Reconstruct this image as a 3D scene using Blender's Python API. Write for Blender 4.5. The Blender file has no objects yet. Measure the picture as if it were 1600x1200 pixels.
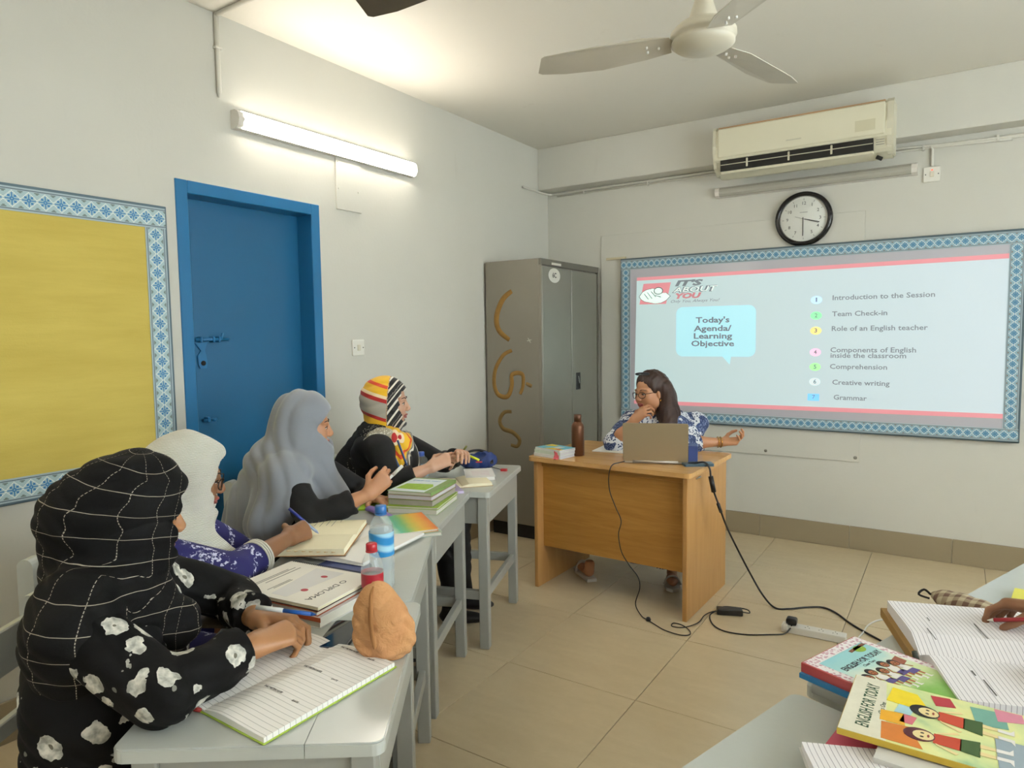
import bpy, bmesh, math, random
import numpy as np
from mathutils import Vector, Matrix, Euler
random.seed(4); np.random.seed(4)
SC = bpy.context.scene
COL = SC.collection
PI = math.pi

# ------------------------------------------------------------------ camera
cam_d = bpy.data.cameras.new('camera'); cam = bpy.data.objects.new('camera', cam_d); COL.objects.link(cam)
cam_d.sensor_width = 36.0; cam_d.lens = 1061.86 / 1600 * 36; cam_d.clip_start = 0.02
_p, _r, _y = -0.0748, -0.0135, 0.5792
_f = Vector((-math.sin(_y) * math.cos(_p), math.cos(_y) * math.cos(_p), math.sin(_p)))
_rt = Vector((math.cos(_y), math.sin(_y), 0)); _up = _rt.cross(_f)
_r2 = _rt * math.cos(_r) + _up * math.sin(_r); _u2 = -_rt * math.sin(_r) + _up * math.cos(_r)
cam.matrix_world = Matrix(((_r2.x, _u2.x, -_f.x, 2.929), (_r2.y, _u2.y, -_f.y, -5.069), (_r2.z, _u2.z, -_f.z, 1.4997), (0, 0, 0, 1)))
SC.camera = cam
# ------------------------------------------------------------------ world, daylight through the window, exposure
SC.view_settings.view_transform = 'Standard'; SC.view_settings.look = 'None'
SC.view_settings.gamma = 1.0; SC.view_settings.use_curve_mapping = False
SC.view_settings.exposure = 0.06
SC.cycles.use_denoising = True
SC.cycles.sample_clamp_indirect = 6.0
W = bpy.data.worlds.new('sky'); SC.world = W; W.use_nodes = True
W.node_tree.nodes['Background'].inputs[0].default_value = (0.75, 0.87, 1.0, 1)
W.node_tree.nodes['Background'].inputs[1].default_value = 1.0
LAMP = 42.0          # radiance of the lit batten lamps
SLIDE = 0.57         # radiance of the projected picture
def area(name, loc, rot, sx, sy, power, col=(1, 1, 1)):
    l = bpy.data.lights.new(name, 'AREA'); l.shape = 'RECTANGLE'; l.size = sx; l.size_y = sy; l.energy = power; l.color = col
    o = bpy.data.objects.new(name, l); o.location = loc; o.rotation_euler = rot; COL.objects.link(o); return o
# area lights added as daylight outside the unseen right and back windows
area('window_daylight', (5.55, -3.2, 1.75), (0, PI / 2, 0), 1.5, 3.4, 165, (0.97, 0.985, 0.98))
area('window_daylight', (3.2, -7.35, 1.75), (-PI / 2, 0, 0), 2.6, 1.4, 85, (0.97, 0.985, 0.98))

# ------------------------------------------------------------------ helpers
def lin(h):
    if isinstance(h, str):
        h = h.lstrip('#'); c = [int(h[i:i + 2], 16) / 255 for i in (0, 2, 4)]
    else: c = list(h)
    return tuple(((x / 12.92) if x <= 0.04045 else ((x + 0.055) / 1.055) ** 2.4) for x in c) + (1,)
class NT:
    """small shader-graph writer"""
    def __init__(s, name):
        s.m = bpy.data.materials.new(name); s.m.use_nodes = True; s.t = s.m.node_tree; s.b = s.t.nodes['Principled BSDF']
    def n(s, typ, ins=None, **kw):
        nd = s.t.nodes.new(typ)
        for k, v in kw.items(): setattr(nd, k, v)
        for k, v in (ins or {}).items(): s.set(nd.inputs[k], v)
        return nd
    def set(s, sock, v):
        if isinstance(v, bpy.types.NodeSocket): s.t.links.new(v, sock)
        elif isinstance(v, bpy.types.Node): s.t.links.new(v.outputs[0], sock)
        else: sock.default_value = v
    def math(s, op, a, b=0.0, c=0.0):
        nd = s.n('ShaderNodeMath', operation=op); s.set(nd.inputs[0], a); s.set(nd.inputs[1], b); s.set(nd.inputs[2], c); return nd.outputs[0]
    def mix(s, f, a, b):
        nd = s.n('ShaderNodeMix', data_type='RGBA'); s.set(nd.inputs[0], f); s.set(nd.inputs[6], a); s.set(nd.inputs[7], b); return nd.outputs[2]
    def step(s, v, a, b):
        nd = s.n('ShaderNodeMapRange'); s.set(nd.inputs[0], v); s.set(nd.inputs[1], a); s.set(nd.inputs[2], b); return nd.outputs[0]
    def sep(s, v):
        nd = s.n('ShaderNodeSeparateXYZ'); s.set(nd.inputs[0], v); return nd.outputs
    def obj(s): return s.n('ShaderNodeTexCoord').outputs['Object']
    def uv(s): return s.n('ShaderNodeTexCoord').outputs['UV']
    def map(s, v, scale=(1, 1, 1), loc=(0, 0, 0), rot=(0, 0, 0)):
        nd = s.n('ShaderNodeMapping'); s.set(nd.inputs[0], v); nd.inputs['Scale'].default_value = scale
        nd.inputs['Location'].default_value = loc; nd.inputs['Rotation'].default_value = rot; return nd.outputs[0]
    def noise(s, v, sc, det=3, rough=0.5, dist=0.0):
        return s.n('ShaderNodeTexNoise', {'Vector': v, 'Scale': sc, 'Detail': det, 'Roughness': rough, 'Distortion': dist}).outputs[0]
    def bump(s, h, st=0.3, d=0.01):
        nd = s.n('ShaderNodeBump', {'Height': h, 'Strength': st, 'Distance': d}); s.set(s.b.inputs['Normal'], nd.outputs[0])
    def fin(s, col=None, rough=None, **k):
        if col is not None: s.set(s.b.inputs['Base Color'], col)
        if rough is not None: s.set(s.b.inputs['Roughness'], rough)
        for kk, v in k.items(): s.set(s.b.inputs[kk.replace('_', ' ')], v)
        return s.m
_M = {}
def mat(name, col, rough=0.5, metal=0.0, vary=0.06, scale=8.0, bump=0.0, bscale=40.0, coat=0.0, spec=0.5):
    if name in _M: return _M[name]
    t = NT(name); c = lin(col); o = t.obj()
    nz = t.noise(o, scale, 4)
    a = tuple(min(1, x * (1 + vary)) for x in c[:3]) + (1,); b = tuple(x * (1 - vary) for x in c[:3]) + (1,)
    t.fin(t.mix(nz, b, a), rough, Metallic=metal)
    t.b.inputs['Coat Weight'].default_value = coat; t.b.inputs['Coat Roughness'].default_value = 0.1
    t.b.inputs['Specular IOR Level'].default_value = spec
    if bump: t.bump(t.noise(o, bscale, 3), bump, 0.01)
    _M[name] = t.m; return t.m
def emat(name, col, strength, base=None):
    if name in _M: return _M[name]
    t = NT(name); c = lin(col)
    t.fin(lin(base) if base else c, 0.5); t.b.inputs['Emission Color'].default_value = c; t.b.inputs['Emission Strength'].default_value = strength
    _M[name] = t.m; return t.m
def clear(name, col, alpha, rough=0.06):
    if name in _M: return _M[name]
    t = NT(name); t.fin(lin(col), rough); t.b.inputs['Alpha'].default_value = alpha; t.b.inputs['Specular IOR Level'].default_value = .8
    _M[name] = t.m; return t.m
def glassy(name, col, alpha_t=0.0, rough=0.03, ior=1.35):
    if name in _M: return _M[name]
    t = NT(name); t.fin(lin(col), rough); t.b.inputs['Transmission Weight'].default_value = 1.0; t.b.inputs['IOR'].default_value = ior
    _M[name] = t.m; return t.m

class MB:
    """collects shapes into one mesh"""
    def __init__(s): s.v = []; s.f = []; s.uvs = None; s.sm = []
    def add(s, vs, fs, M=None, smooth=False):
        k = len(s.v)
        s.v += [tuple(M @ Vector(p)) if M else tuple(p) for p in vs]
        s.f += [tuple(i + k for i in f) for f in fs]; s.sm += [smooth] * len(fs); return s
    def box(s, c, d, bev=0.0, rot=None, seg=1, M0=None):
        bm = bmesh.new(); bmesh.ops.create_cube(bm, size=1.0)
        for v in bm.verts: v.co = Vector((v.co.x * d[0], v.co.y * d[1], v.co.z * d[2]))
        if bev: bmesh.ops.bevel(bm, geom=list(bm.edges), offset=min(bev, min(d) * 0.49), segments=seg, affect='EDGES', profile=0.5)
        M = Matrix.Translation(c)
        if rot: M = M @ Euler(rot).to_matrix().to_4x4()
        if M0: M = M0 @ M
        bm.verts.index_update()
        s.add([v.co[:] for v in bm.verts], [[v.index for v in f.verts] for f in bm.faces], M); bm.free(); return s
    def span(s, a, b, bev=0.0, seg=1):
        c = [(a[i] + b[i]) / 2 for i in range(3)]; d = [abs(b[i] - a[i]) for i in range(3)]; return s.box(c, d, bev, None, seg)
    def lathe(s, prof, n=24, M=None, smooth=True, cap=True):
        vs = []; fs = []
        for r, z in prof: vs += [(r * math.cos(2 * PI * i / n), r * math.sin(2 * PI * i / n), z) for i in range(n)]
        for j in range(len(prof) - 1):
            for i in range(n): fs.append((j * n + i, j * n + (i + 1) % n, (j + 1) * n + (i + 1) % n, (j + 1) * n + i))
        if cap:
            if prof[0][0] > 1e-6: fs.append(tuple(range(n - 1, -1, -1)))
            if prof[-1][0] > 1e-6: fs.append(tuple((len(prof) - 1) * n + i for i in range(n)))
        s.add(vs, fs, M, smooth); return s
    def cyl(s, a, b, r, n=12, r2=None, smooth=True):
        a = Vector(a); b = Vector(b); d = b - a
        M = Matrix.Translation(a) @ d.to_track_quat('Z', 'Y').to_matrix().to_4x4()
        return s.lathe([(r, 0), (r if r2 is None else r2, d.length)], n, M, smooth)
    def tube(s, pts, r, n=8, closed=False, radii=None, flat=1.0):
        pts = [Vector(p) for p in pts]; m = len(pts); vs = []; fs = []
        nrm = None
        for i, p in enumerate(pts):
            if closed: t = pts[(i + 1) % m] - pts[i - 1]
            else: t = pts[min(i + 1, m - 1)] - pts[max(i - 1, 0)]
            t.normalize()
            if nrm is None: nrm = t.orthogonal().normalized() if abs(t.z) > .9 else t.cross(Vector((0, 0, 1))).normalized()
            else: nrm = (nrm - t * nrm.dot(t)).normalized()
            bn = t.cross(nrm); rr = radii[i] if radii else r
            vs += [tuple(p + nrm * rr * math.cos(2 * PI * k / n) + bn * rr * flat * math.sin(2 * PI * k / n)) for k in range(n)]
        for i in range(m if closed else m - 1):
            for k in range(n):
                j = (i + 1) % m; fs.append((i * n + k, i * n + (k + 1) % n, j * n + (k + 1) % n, j * n + k))
        if not closed: fs.append(tuple(range(n - 1, -1, -1))); fs.append(tuple((m - 1) * n + k for k in range(n)))
        s.add(vs, fs, None, True); return s
    def prism(s, poly, z0, z1, M=None):
        n = len(poly)
        vs = [(x, y, z0) for x, y in poly] + [(x, y, z1) for x, y in poly]
        fs = [tuple(range(n - 1, -1, -1)), tuple(range(n, 2 * n))] + [(i, (i + 1) % n, n + (i + 1) % n, n + i) for i in range(n)]
        s.add(vs, fs, M); return s
    def build(s, name, m, parent=None, loc=None, rot=None, fix=True):
        me = bpy.data.meshes.new(name); me.from_pydata(s.v, [], s.f)
        if fix:
            bm = bmesh.new(); bm.from_mesh(me); bmesh.ops.recalc_face_normals(bm, faces=bm.faces); bm.to_mesh(me); bm.free()
        me.polygons.foreach_set('use_smooth', s.sm); me.update()
        me.materials.append(m); o = bpy.data.objects.new(name, me); COL.objects.link(o)
        if parent: o.parent = parent
        if loc: o.location = loc
        if rot: o.rotation_euler = rot
        return o
def crom(pts, sub=8, closed=False):
    P = [Vector(p) for p in pts]; out = []; n = len(P)
    for i in range(n if closed else n - 1):
        g = (lambda k: P[k % n]) if closed else (lambda k: P[max(0, min(n - 1, k))])
        a, b, c, d = g(i - 1), g(i), g(i + 1), g(i + 2)
        for k in range(sub):
            t = k / sub
            out.append(0.5 * ((2 * b) + (c - a) * t + (2 * a - 5 * b + 4 * c - d) * t * t + (3 * b - a - 3 * c + d) * t ** 3))
    if not closed: out.append(P[-1])
    return out
def E(name, loc, rz=0.0, label=None, cat=None, group=None, rot=None):
    o = bpy.data.objects.new(name, None); o.empty_display_size = 0.1; COL.objects.link(o); o.location = loc
    o.rotation_euler = rot if rot else (0, 0, rz)
    return tag(o, label, cat, group)
def tag(o, label=None, cat=None, group=None, kind=None):
    if label: o['label'] = label
    if cat: o['category'] = cat
    if group: o['group'] = group
    if kind: o['kind'] = kind
    return o
def struct(o): o['kind'] = 'structure'; return o
def text(body, size, m, parent=None, loc=(0, 0, 0), rot=(0, 0, 0), xs=1.0, bold=0.0, align='CENTER', shear=0.0, name='lettering', width=None, ext=0.0002, res=2):
    c = bpy.data.curves.new(name, 'FONT'); c.body = body; c.size = size; c.align_x = align; c.align_y = 'CENTER'
    c.extrude = ext; c.offset = bold; c.shear = shear; c.resolution_u = res
    t = bpy.data.objects.new(name, c); COL.objects.link(t)
    dg = bpy.context.evaluated_depsgraph_get(); me = bpy.data.meshes.new_from_object(t.evaluated_get(dg))
    bpy.data.objects.remove(t); bpy.data.curves.remove(c)
    n = len(me.vertices); co = np.empty(n * 3, np.float32); me.vertices.foreach_get('co', co); co = co.reshape(-1, 3)
    if width and n:
        w = co[:, 0].max() - co[:, 0].min(); xs = width / w
    co[:, 0] *= xs; me.vertices.foreach_set('co', co.ravel()); me.update()
    me.materials.clear(); me.materials.append(m); me.name = name
    o = bpy.data.objects.new(name, me); COL.objects.link(o)
    if parent: o.parent = parent
    o.location = loc; o.rotation_euler = rot
    return o
def blob(poly, m, parent, z, name, h=0.0003, M=None, rot=None, loc=None):
    """a flat printed shape lying on a surface, in the surface's own plane"""
    mb = MB(); mb.prism(poly, z, z + h, M); return mb.build(name, m, parent, loc, rot, fix=False)
def ell(cx, cy, rx, ry, n=20, rot=0.0):
    c, s = math.cos(rot), math.sin(rot)
    return [(cx + rx * math.cos(2 * PI * i / n) * c - ry * math.sin(2 * PI * i / n) * s, cy + rx * math.cos(2 * PI * i / n) * s + ry * math.sin(2 * PI * i / n) * c) for i in range(n)]
def copy_tree(o, parent=None):
    c = o.copy(); COL.objects.link(c)
    if parent: c.parent = parent
    for ch in list(o.children): copy_tree(ch, c)
    return c
def rrect(w, d, r, n=4, cx=0, cy=0):
    out = []
    for sx, sy, a0 in ((1, 1, 0), (-1, 1, 90), (-1, -1, 180), (1, -1, 270)):
        for k in range(n + 1):
            a = math.radians(a0 + 90 * k / n); out.append((cx + sx * (w / 2 - r) + r * math.cos(a), cy + sy * (d / 2 - r) + r * math.sin(a)))
    return out
# ================================================================== ROOM
RX, RY, H = 5.3, -7.1, 3.0
def wallmat(name, col, v=0.05):
    t = NT(name); o = t.obj(); c = lin(col)
    n1 = t.noise(o, 0.9, 5, 0.6); n2 = t.noise(o, 60, 3)
    n3 = t.noise(t.map(o, (6, 6, 1.2)), 1.0, 4, 0.65)
    c1 = t.mix(t.step(n1, 0.35, 0.7), tuple(x * (1 - v) for x in c[:3]) + (1,), c)
    smear = t.math('MULTIPLY', t.step(n3, 0.66, 0.85), 0.25)
    t.fin(t.mix(smear, c1, lin('#a39c8a')), 0.62)
    t.bump(n2, 0.12, 0.004); return t.m
M_wall = wallmat('wall_paint', '#d2d0c6'); M_ceil = wallmat('ceiling_paint', '#e3dfd4', 0.02)
t = NT('floor_tile_stone'); o = t.obj(); oi = t.n('ShaderNodeObjectInfo')
nA = t.noise(t.map(o, (1.2, 4.5, 1), rot=(0, 0, 0.5)), 2.4, 6, 0.6, 0.6); nB = t.noise(o, 30, 4)
c = t.mix(t.step(nA, 0.3, 0.7), lin('#cab795'), lin('#d6c4a3')); c = t.mix(t.math('MULTIPLY', nB, 0.25), c, lin('#ad9c7c'))
c = t.mix(t.math('MULTIPLY', oi.outputs['Random'], 0.25), c, lin('#c2b08e'))
M_tile = t.fin(c, t.math('ADD', t.math('MULTIPLY', nB, 0.1), 0.26)); t.bump(nB, 0.02, 0.002)
M_grout = mat('grout', '#6b604d', 0.9)
M_skirt = mat('skirting_tile_stone', '#988a70', 0.35, vary=0.05, scale=4)
M_blue = mat('blue_gloss_paint', '#226d9e', 0.3, vary=0.06, scale=3, bump=0.05, bscale=25)
M_blue2 = mat('blue_door_paint', '#1b5f88', 0.36, vary=0.08, scale=2, bump=0.06, bscale=20)
M_white = mat('white_plastic', '#e8e6dc', 0.35, vary=0.02)
M_dark = mat('dark_slot', '#15130f', 0.7)

fl = struct(MB().span((-.2, RY, -0.12), (RX, 0, -0.008)).build('floor', M_grout))
# floor tiles, each a piece of its own
protos = {}
gx = [0.0] + [0.016 + 0.62 * k for k in range(1, 9)] + [RX]
gy = [0.0] + [-0.04 - 0.633 * k for k in range(1, 12)] + [RY]
for i in range(len(gx) - 1):
    for j in range(len(gy) - 1):
        w = gx[i + 1] - gx[i]; d = gy[j] - gy[j + 1]
        key = (round(w, 3), round(d, 3))
        if key not in protos:
            ob = MB().box((0, 0, -0.004), (w - 0.003, d - 0.003, 0.008), 0.0012).build('tile', M_tile); protos[key] = ob
        else:
            ob = protos[key].copy(); COL.objects.link(ob)
        ob.parent = fl; ob.location = ((gx[i] + gx[i + 1]) / 2, (gy[j] + gy[j + 1]) / 2, 0)
struct(MB().span((-0.2, RY - 0.2, H), (RX + 0.2, 0.2, H + 0.1)).build('ceiling', M_ceil))
DY0, DY1, DZ = -3.308, -2.490, 2.207
mb = MB(); mb.span((-0.2, RY - 0.2, -0.1), (0, DY0, H)); mb.span((-0.2, DY1, -0.1), (0, 0.2, H)); mb.span((-0.2, DY0, DZ), (0, DY1, H))
struct(mb.build('wall_left', M_wall))
struct(MB().span((-0.2, 0, -0.1), (RX + 0.2, 0.2, H)).build('wall_front', M_wall))
mb = MB(); WY0, WY1, WZ0, WZ1 = -5.0, -1.4, 0.95, 2.5
mb.span((RX, RY, -0.1), (RX + 0.2, WY0, H)); mb.span((RX, WY1, -0.1), (RX + 0.2, 0, H)); mb.span((RX, WY0, -0.1), (RX + 0.2, WY1, WZ0)); mb.span((RX, WY0, WZ1), (RX + 0.2, WY1, H))
struct(mb.build('wall_right', M_wall))
mb = MB(); BX0, BX1 = 1.8, 4.6
mb.span((-0.2, RY - 0.2, -0.1), (BX0, RY, H)); mb.span((BX1, RY - 0.2, -0.1), (RX + 0.2, RY, H)); mb.span((BX0, RY - 0.2, -0.1), (BX1, RY, 1.0)); mb.span((BX0, RY - 0.2, 2.5), (BX1, RY, H))
struct(mb.build('wall_back', M_wall))
M_alu = mat('window_frame_metal', '#b9bcbc', 0.35, 0.6)
M_pane = glassy('window_pane', '#f4fbfb', ior=1.01)
def window(name, along, a0, a1, z0, z1, pos):
    w = struct(E(name, (pos[0], pos[1], 0)))
    mb = MB()
    def bar(p, q, z_0, z_1, th=0.04):
        if along == 'y': mb.span((-th / 2, p, z_0), (th / 2, q, z_1), 0.003)
        else: mb.span((p, -th / 2, z_0), (q, th / 2, z_1), 0.003)
    bar(a0, a1, z0, z0 + .05); bar(a0, a1, z1 - .05, z1); n = 4
    for k in range(n + 1):
        x = a0 + (a1 - a0 - 0.05) * k / n; bar(x, x + .05, z0 + .05, z1 - .05)
    mb.build('window_frame', M_alu, w)
    for k in range(n):   # sliding panes
        x = a0 + (a1 - a0 - 0.05) * k / n
        pm = MB()
        if along == 'y': pm.span((-.003, x + .05, z0 + .05), (.003, x + (a1 - a0 - .05) / n, z1 - .05))
        else: pm.span((x + .05, -.003, z0 + .05), (x + (a1 - a0 - .05) / n, .003, z1 - .05))
        pm.build('pane', M_pane, w)
window('window_1', 'y', WY0, WY1, WZ0, WZ1, (RX + 0.1, 0)); window('window_2', 'x', BX0, BX1, 1.0, 2.5, (0, RY - 0.1))
# beam along the top of the front wall
struct(MB().span((0, -0.16, 2.668), (RX, 0, H), 0.004).build('trim_1', M_wall))
# skirting, tile by tile
def skirt(name, p0, p1, nrm):
    p0 = Vector(p0); p1 = Vector(p1); L = (p1 - p0).length; d = (p1 - p0) / L
    b = struct(E(name, (0, 0, 0))); n = max(1, round(L / 0.62)); s = L / n
    for k in range(n):
        c = p0 + d * s * (k + 0.5) + Vector(nrm) * 0.007
        dim = (s - 0.002, 0.014, 0.157) if abs(d.x) > .5 else (0.014, s - 0.002, 0.157)
        MB().box((0, 0, 0), dim, 0.002).build('tile', M_skirt, b, loc=(c.x, c.y, 0.0785))
skirt('baseboard_front', (0, 0, 0), (RX, 0, 0), (0, -1, 0)); skirt('baseboard_left', (0, RY, 0), (0, DY0 - .01, 0), (1, 0, 0)); skirt('baseboard_left', (0, DY1 + .01, 0), (0, -0.02, 0), (1, 0, 0))
skirt('baseboard_right', (RX, RY, 0), (RX, 0, 0), (-1, 0, 0)); skirt('baseboard_back', (0, RY, 0), (RX, RY, 0), (0, 1, 0))
# ---------------- door
dr = struct(E('door_1', (0, 0, 0)))
mb = MB(); fw = 0.058
mb.span((-0.19, DY0, 0), (0.006, DY0 + fw, DZ), 0.003); mb.span((-0.19, DY1 - fw, 0), (0.006, DY1, DZ), 0.003); mb.span((-0.19, DY0 + fw, DZ - fw), (0.006, DY1 - fw, DZ), 0.003)
mb.build('door_frame', M_blue, dr)
MB().span((-0.15, DY0 + fw-.004, -0.006), (-0.11, DY1 - fw+.004, DZ - fw +.004), 0.003).build('door_leaf', M_blue2, dr)
b = MB(); x = -0.085
b.cyl((x, -3.19, 1.488), (x, -3.015, 1.488), 0.008, 10); b.tube(crom([(x, -3.06, 1.488), (x + .012, -3.06, 1.5), (x + .014, -3.055, 1.52)]), 0.006, 8)
bolt = b.build('door_bolt', M_blue, dr)
b = MB(); 
for yy in (-3.165, -3.10, -3.068): b.span((-0.11, yy - .006, 1.474), (x + .012, yy + .006, 1.502), 0.003)
b.build('bolt_keeper', M_blue, bolt)
b = MB(); b.prism([(-.036, .075), (.03, .075), (.016, .035), (.022, .01), (.026, -.02), (.022, -.05), (-.012, -.05), (-.02, -.03), (-.022, .01), (-.004, .035)], 0, 0.008, Matrix(((0, 0, 1, -0.108), (1, 0, 0, -3.15), (0, 1, 0, 1.40), (0, 0, 0, 1))))
hp = b.build('door_hasp', M_blue, dr); MB().lathe([(0.012, 0), (0.012, .004)], 14, Matrix.Translation((-0.1005, -3.146, 1.375)) @ Matrix.Rotation(PI / 2, 4, 'Y')).build('hasp_hole', M_dark, hp)
b = MB(); b.cyl((-.09, -3.165, 1.10), (-.09, -3.095, 1.10), 0.008, 10); b.span((-.11, -3.15, 1.09), (-.078, -3.135, 1.115), .002); b.cyl((-.09, -3.125, 1.10), (-.06, -3.12, 1.095), 0.006, 8); b.build('door_bolt', M_blue, dr)
# ---------------- painted-over cable channels
def channel(name, pts, w, th, m=M_wall, label=None):
    o = MB().tube(pts, w, 6, flat=1.0).build(name, m); return o
M_cond = mat('white_conduit', '#d9d6cb', 0.5, vary=0.04)
c1 = E('ceiling_conduit', (0, -3.072, 2.99), label='white cable conduit running across the ceiling and down the left wall', cat='conduit')
MB().tube([(0.012, 0, 0.0), (0.012, 0, -0.35), (0.006, 0, -0.372)], 0.011, 8, radii=[.011, .011, .004]).build('conduit_pipe', M_cond, c1)
MB().tube([(0.012, 0, 0.0), (0.22, 0, 0.0), (1.5, 0.05, 0.0)], 0.011, 8).build('conduit_pipe', M_cond, c1)
MB().span((0, -.018, -.155), (.026, .018, -.145), .002).build('pipe_clip', M_cond, c1)
c2 = E('wall_conduit', (0, 0, 2.65), label='thin white cable conduit under the beam at the top of the front wall', cat='conduit')
MB().tube(crom([(0.014, -0.42, 0.004), (0.014, -0.12, 0.003), (0.05, -0.03, 0.0), (0.15, -0.014, 0.002), (1.5, -0.014, 0.004), (2.5, -0.014, -.012), (3.1, -0.014, -0.03), (5.2, -.014, -0.035)], 6), 0.0085, 6).build('conduit_pipe', M_cond, c2)
MB().tube([(0.1, -0.012, -0.018), (1.5, -0.012, -0.014), (2.7, -.012, -.034), (5.2, -.012, -.06)], 0.006, 6).build('cable', M_cond, c2)
for xx in (0.35, 0.9, 2.72, 3.1): MB().box((xx, -0.012, -0.01 - (0.02 if xx > 2 else 0)), (0.012, 0.024, 0.034), .002).build('pipe_clip', M_cond, c2)
# ---------------- painted cover plate under the lamp and painted-over old board on the front wall
M_cover = M_wall
cv = E('cover_plate', (0, -2.272, 2.35), label='white painted cover plate on the left wall under the lit lamp', cat='cover plate')
MB().span((0, -0.094, -0.145), (0.012, 0.094, 0.145), .002).build('plate', M_cover, cv)
for zz, yy in ((-.03, .07), (-.03, -.08), (.12, -.08)): MB().lathe([(0.005, 0), (0.003, .003)], 8, Matrix.Translation((0.012, yy, zz)) @ Matrix.Rotation(PI / 2, 4, 'Y')).build('screw', M_cond, cv)
ob_ = E('old_board', (1.45, -.001, 1.42), label='old wall board painted over in white behind the projection screen', cat='board')
MB().span((-0.95, -0.012, -0.82), (0.955, 0, 0.85), .002).build('board_panel', M_cover, ob_)
for xx, zz in ((.93, -.79), (.93, .45), (.35, -.79)): MB().lathe([(0.012, 0), (0.008, .003)], 10, Matrix.Translation((xx, -.012, zz)) @ Matrix.Rotation(PI / 2, 4, 'X')).build('screw', mat('dull_screw', '#8c887c', 0.5, 0.5), ob_)
o = MB().span((0.55, -0.028, 2.072), (0.72, -0.012, 2.09), .002).build('wooden_batten', mat('pale_batten', '#cbbf9e', 0.6)); tag(o, 'short beige wooden strip at the top left corner of the projection board', 'wood strip')
# ---------------- switches
def switch(loc, rz, label, red=False):
    s = E('wall_switch', loc, rz, label, 'switch'); 
    MB().box((0, -0.006, 0), (0.092, 0.012, 0.092), 0.004, seg=2).build('switch_plate', M_white, s)
    MB().box((0, -0.014, 0), (0.022, 0.008, 0.034), 0.002).build('rocker', mat('ivory_rocker', '#dcd6c2', .3), s)
    for k in (-1, 1): MB().lathe([(0.0035, 0), (0.0035, .001)], 8, Matrix.Translation((k * .034, -.0125, 0)) @ Matrix.Rotation(PI / 2, 4, 'X')).build('screw', M_dark, s)
    if red: MB().box((0, -0.013, 0.026), (0.01, 0.003, 0.006)).build('indicator_light', emat('red_neon', '#ff5a3a', 1.5), s)
    return s
switch((0, -2.235, 1.427), -PI / 2 * -1, 'white light switch on the left wall beside the blue door')
sw2 = switch((2.77, 0, 2.452), 0, 'white switch with red indicator light on the front wall', True)
MB().tube(crom([(0, -.012, .05), (0, -.012, .15), (.02, -.012, .165), (.4, -.012, .15)], 5), .009, 6).build('cable_channel', M_cond, sw2)
# ---------------- lamps
def batten(name, loc, rz, L, hgt, lit, label):
    b = E(name, loc, rz, label, 'lamp')
    MB().span((-L / 2 + .006, -0.040, -hgt / 2 + .001), (L / 2 - .004, 0, hgt / 2 - .001), .003).build('lamp_body', mat('lamp_body_white', '#dcd9d2', .4), b)
    hd = hgt / 2 - .003; poly = [(-.0401, -hd), (-.052, -hd * .85), (-.062, -hd * .45), (-.064, 0), (-.062, hd * .45), (-.052, hd * .85), (-.0401, hd)]
    M = Matrix(((0, 0, 1, 0), (1, 0, 0, 0), (0, 1, 0, 0), (0, 0, 0, 1)))
    MB().prism(poly, -L / 2 + .03, L / 2 - (0.002 if lit else .03), M).build('diffuser', emat('lit_diffuser', '#fff5e6', LAMP) if lit else mat('dull_diffuser', '#a9a69a', .35), b)
    p2 = [(0, -hgt / 2), (-.03, -hgt / 2), (-.056, -hgt * .35), (-.066, 0), (-.056, hgt * .35), (-.03, hgt / 2), (0, hgt / 2)]
    MB().prism(p2, -L / 2, -L / 2 + .032, M).build('end_cap', mat('lamp_cap', '#e3ded6', .4), b)
    MB().prism(p2, L / 2 - (.004 if lit else .03), L / 2 + .003, M).build('end_cap', mat('lamp_cap', '#e3ded6', .4), b)
    return b
batten('wall_lamp', (0, -2.375, 2.532), PI / 2, 1.27, 0.088, True, 'lit white batten lamp high on the left wall above the door')
batten('wall_lamp', (2.06, -.0, 2.494), 0, 1.26, 0.072, False, 'unlit white batten lamp on the front wall under the air conditioner')
batten('wall_lamp', (0, -5.6, 2.532), PI / 2, 1.27, 0.088, True, 'unseen second lit batten lamp added on the left wall beyond the yellow board')  # out of view, added to help light the room
batten('wall_lamp', (RX, -6.0, 2.62), -PI / 2, 1.27, 0.088, True, 'unseen lit batten lamp added on the window wall')  # another unseen lamp, put in for more room light
# ---------------- air conditioner
ac = E('air_conditioner', (2.045, -0.16, 2.705), 0, 'cream split air conditioner with dark vent slot below the ceiling', 'air conditioner')
M_ac = mat('aged_cream_plastic', '#dad5bd', .42, vary=.03, scale=3); M_ac2 = mat('aged_cream_edge', '#cdc8b2', .45)
prof = [(0, -.155), (-.05, -.158), (-.15, -.14), (-.175, -.125), (-.195, -.075), (-.215, -.06), (-.22, .02), (-.21, .13), (-.19, .153), (-.02, .158), (0, .155)]
M = Matrix(((0, 0, 1, 0), (1, 0, 0, 0), (0, 1, 0, 0), (0, 0, 0, 1)))
MB().prism(prof, -.525, .525, M).build('housing', M_ac, ac)
prof2 = [(0, -.145), (-.12, -.152), (-.19, -.11), (-.214, -.05), (-.224, .03), (-.214, .135), (-.19, .158), (0, .16)]
MB().prism(prof2, .5, .535, M).build('side_cover', M_ac2, ac); MB().prism(prof2, -.535, -.515, M).build('side_cover', M_ac2, ac)
MB().span((-.5, -.228, -.052), (.49, -.214, .138), .006).build('front_panel', M_ac, ac)
MB().span((-.5, -.215, .139), (.49, -.205, .15), .002).build('top_trim', mat('tan_strip', '#b48f68', .5), ac)
vent = MB().span((-.485, -.214, -.138), (.43, -.178, -.066)).build('air_outlet', M_dark, ac)
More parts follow.
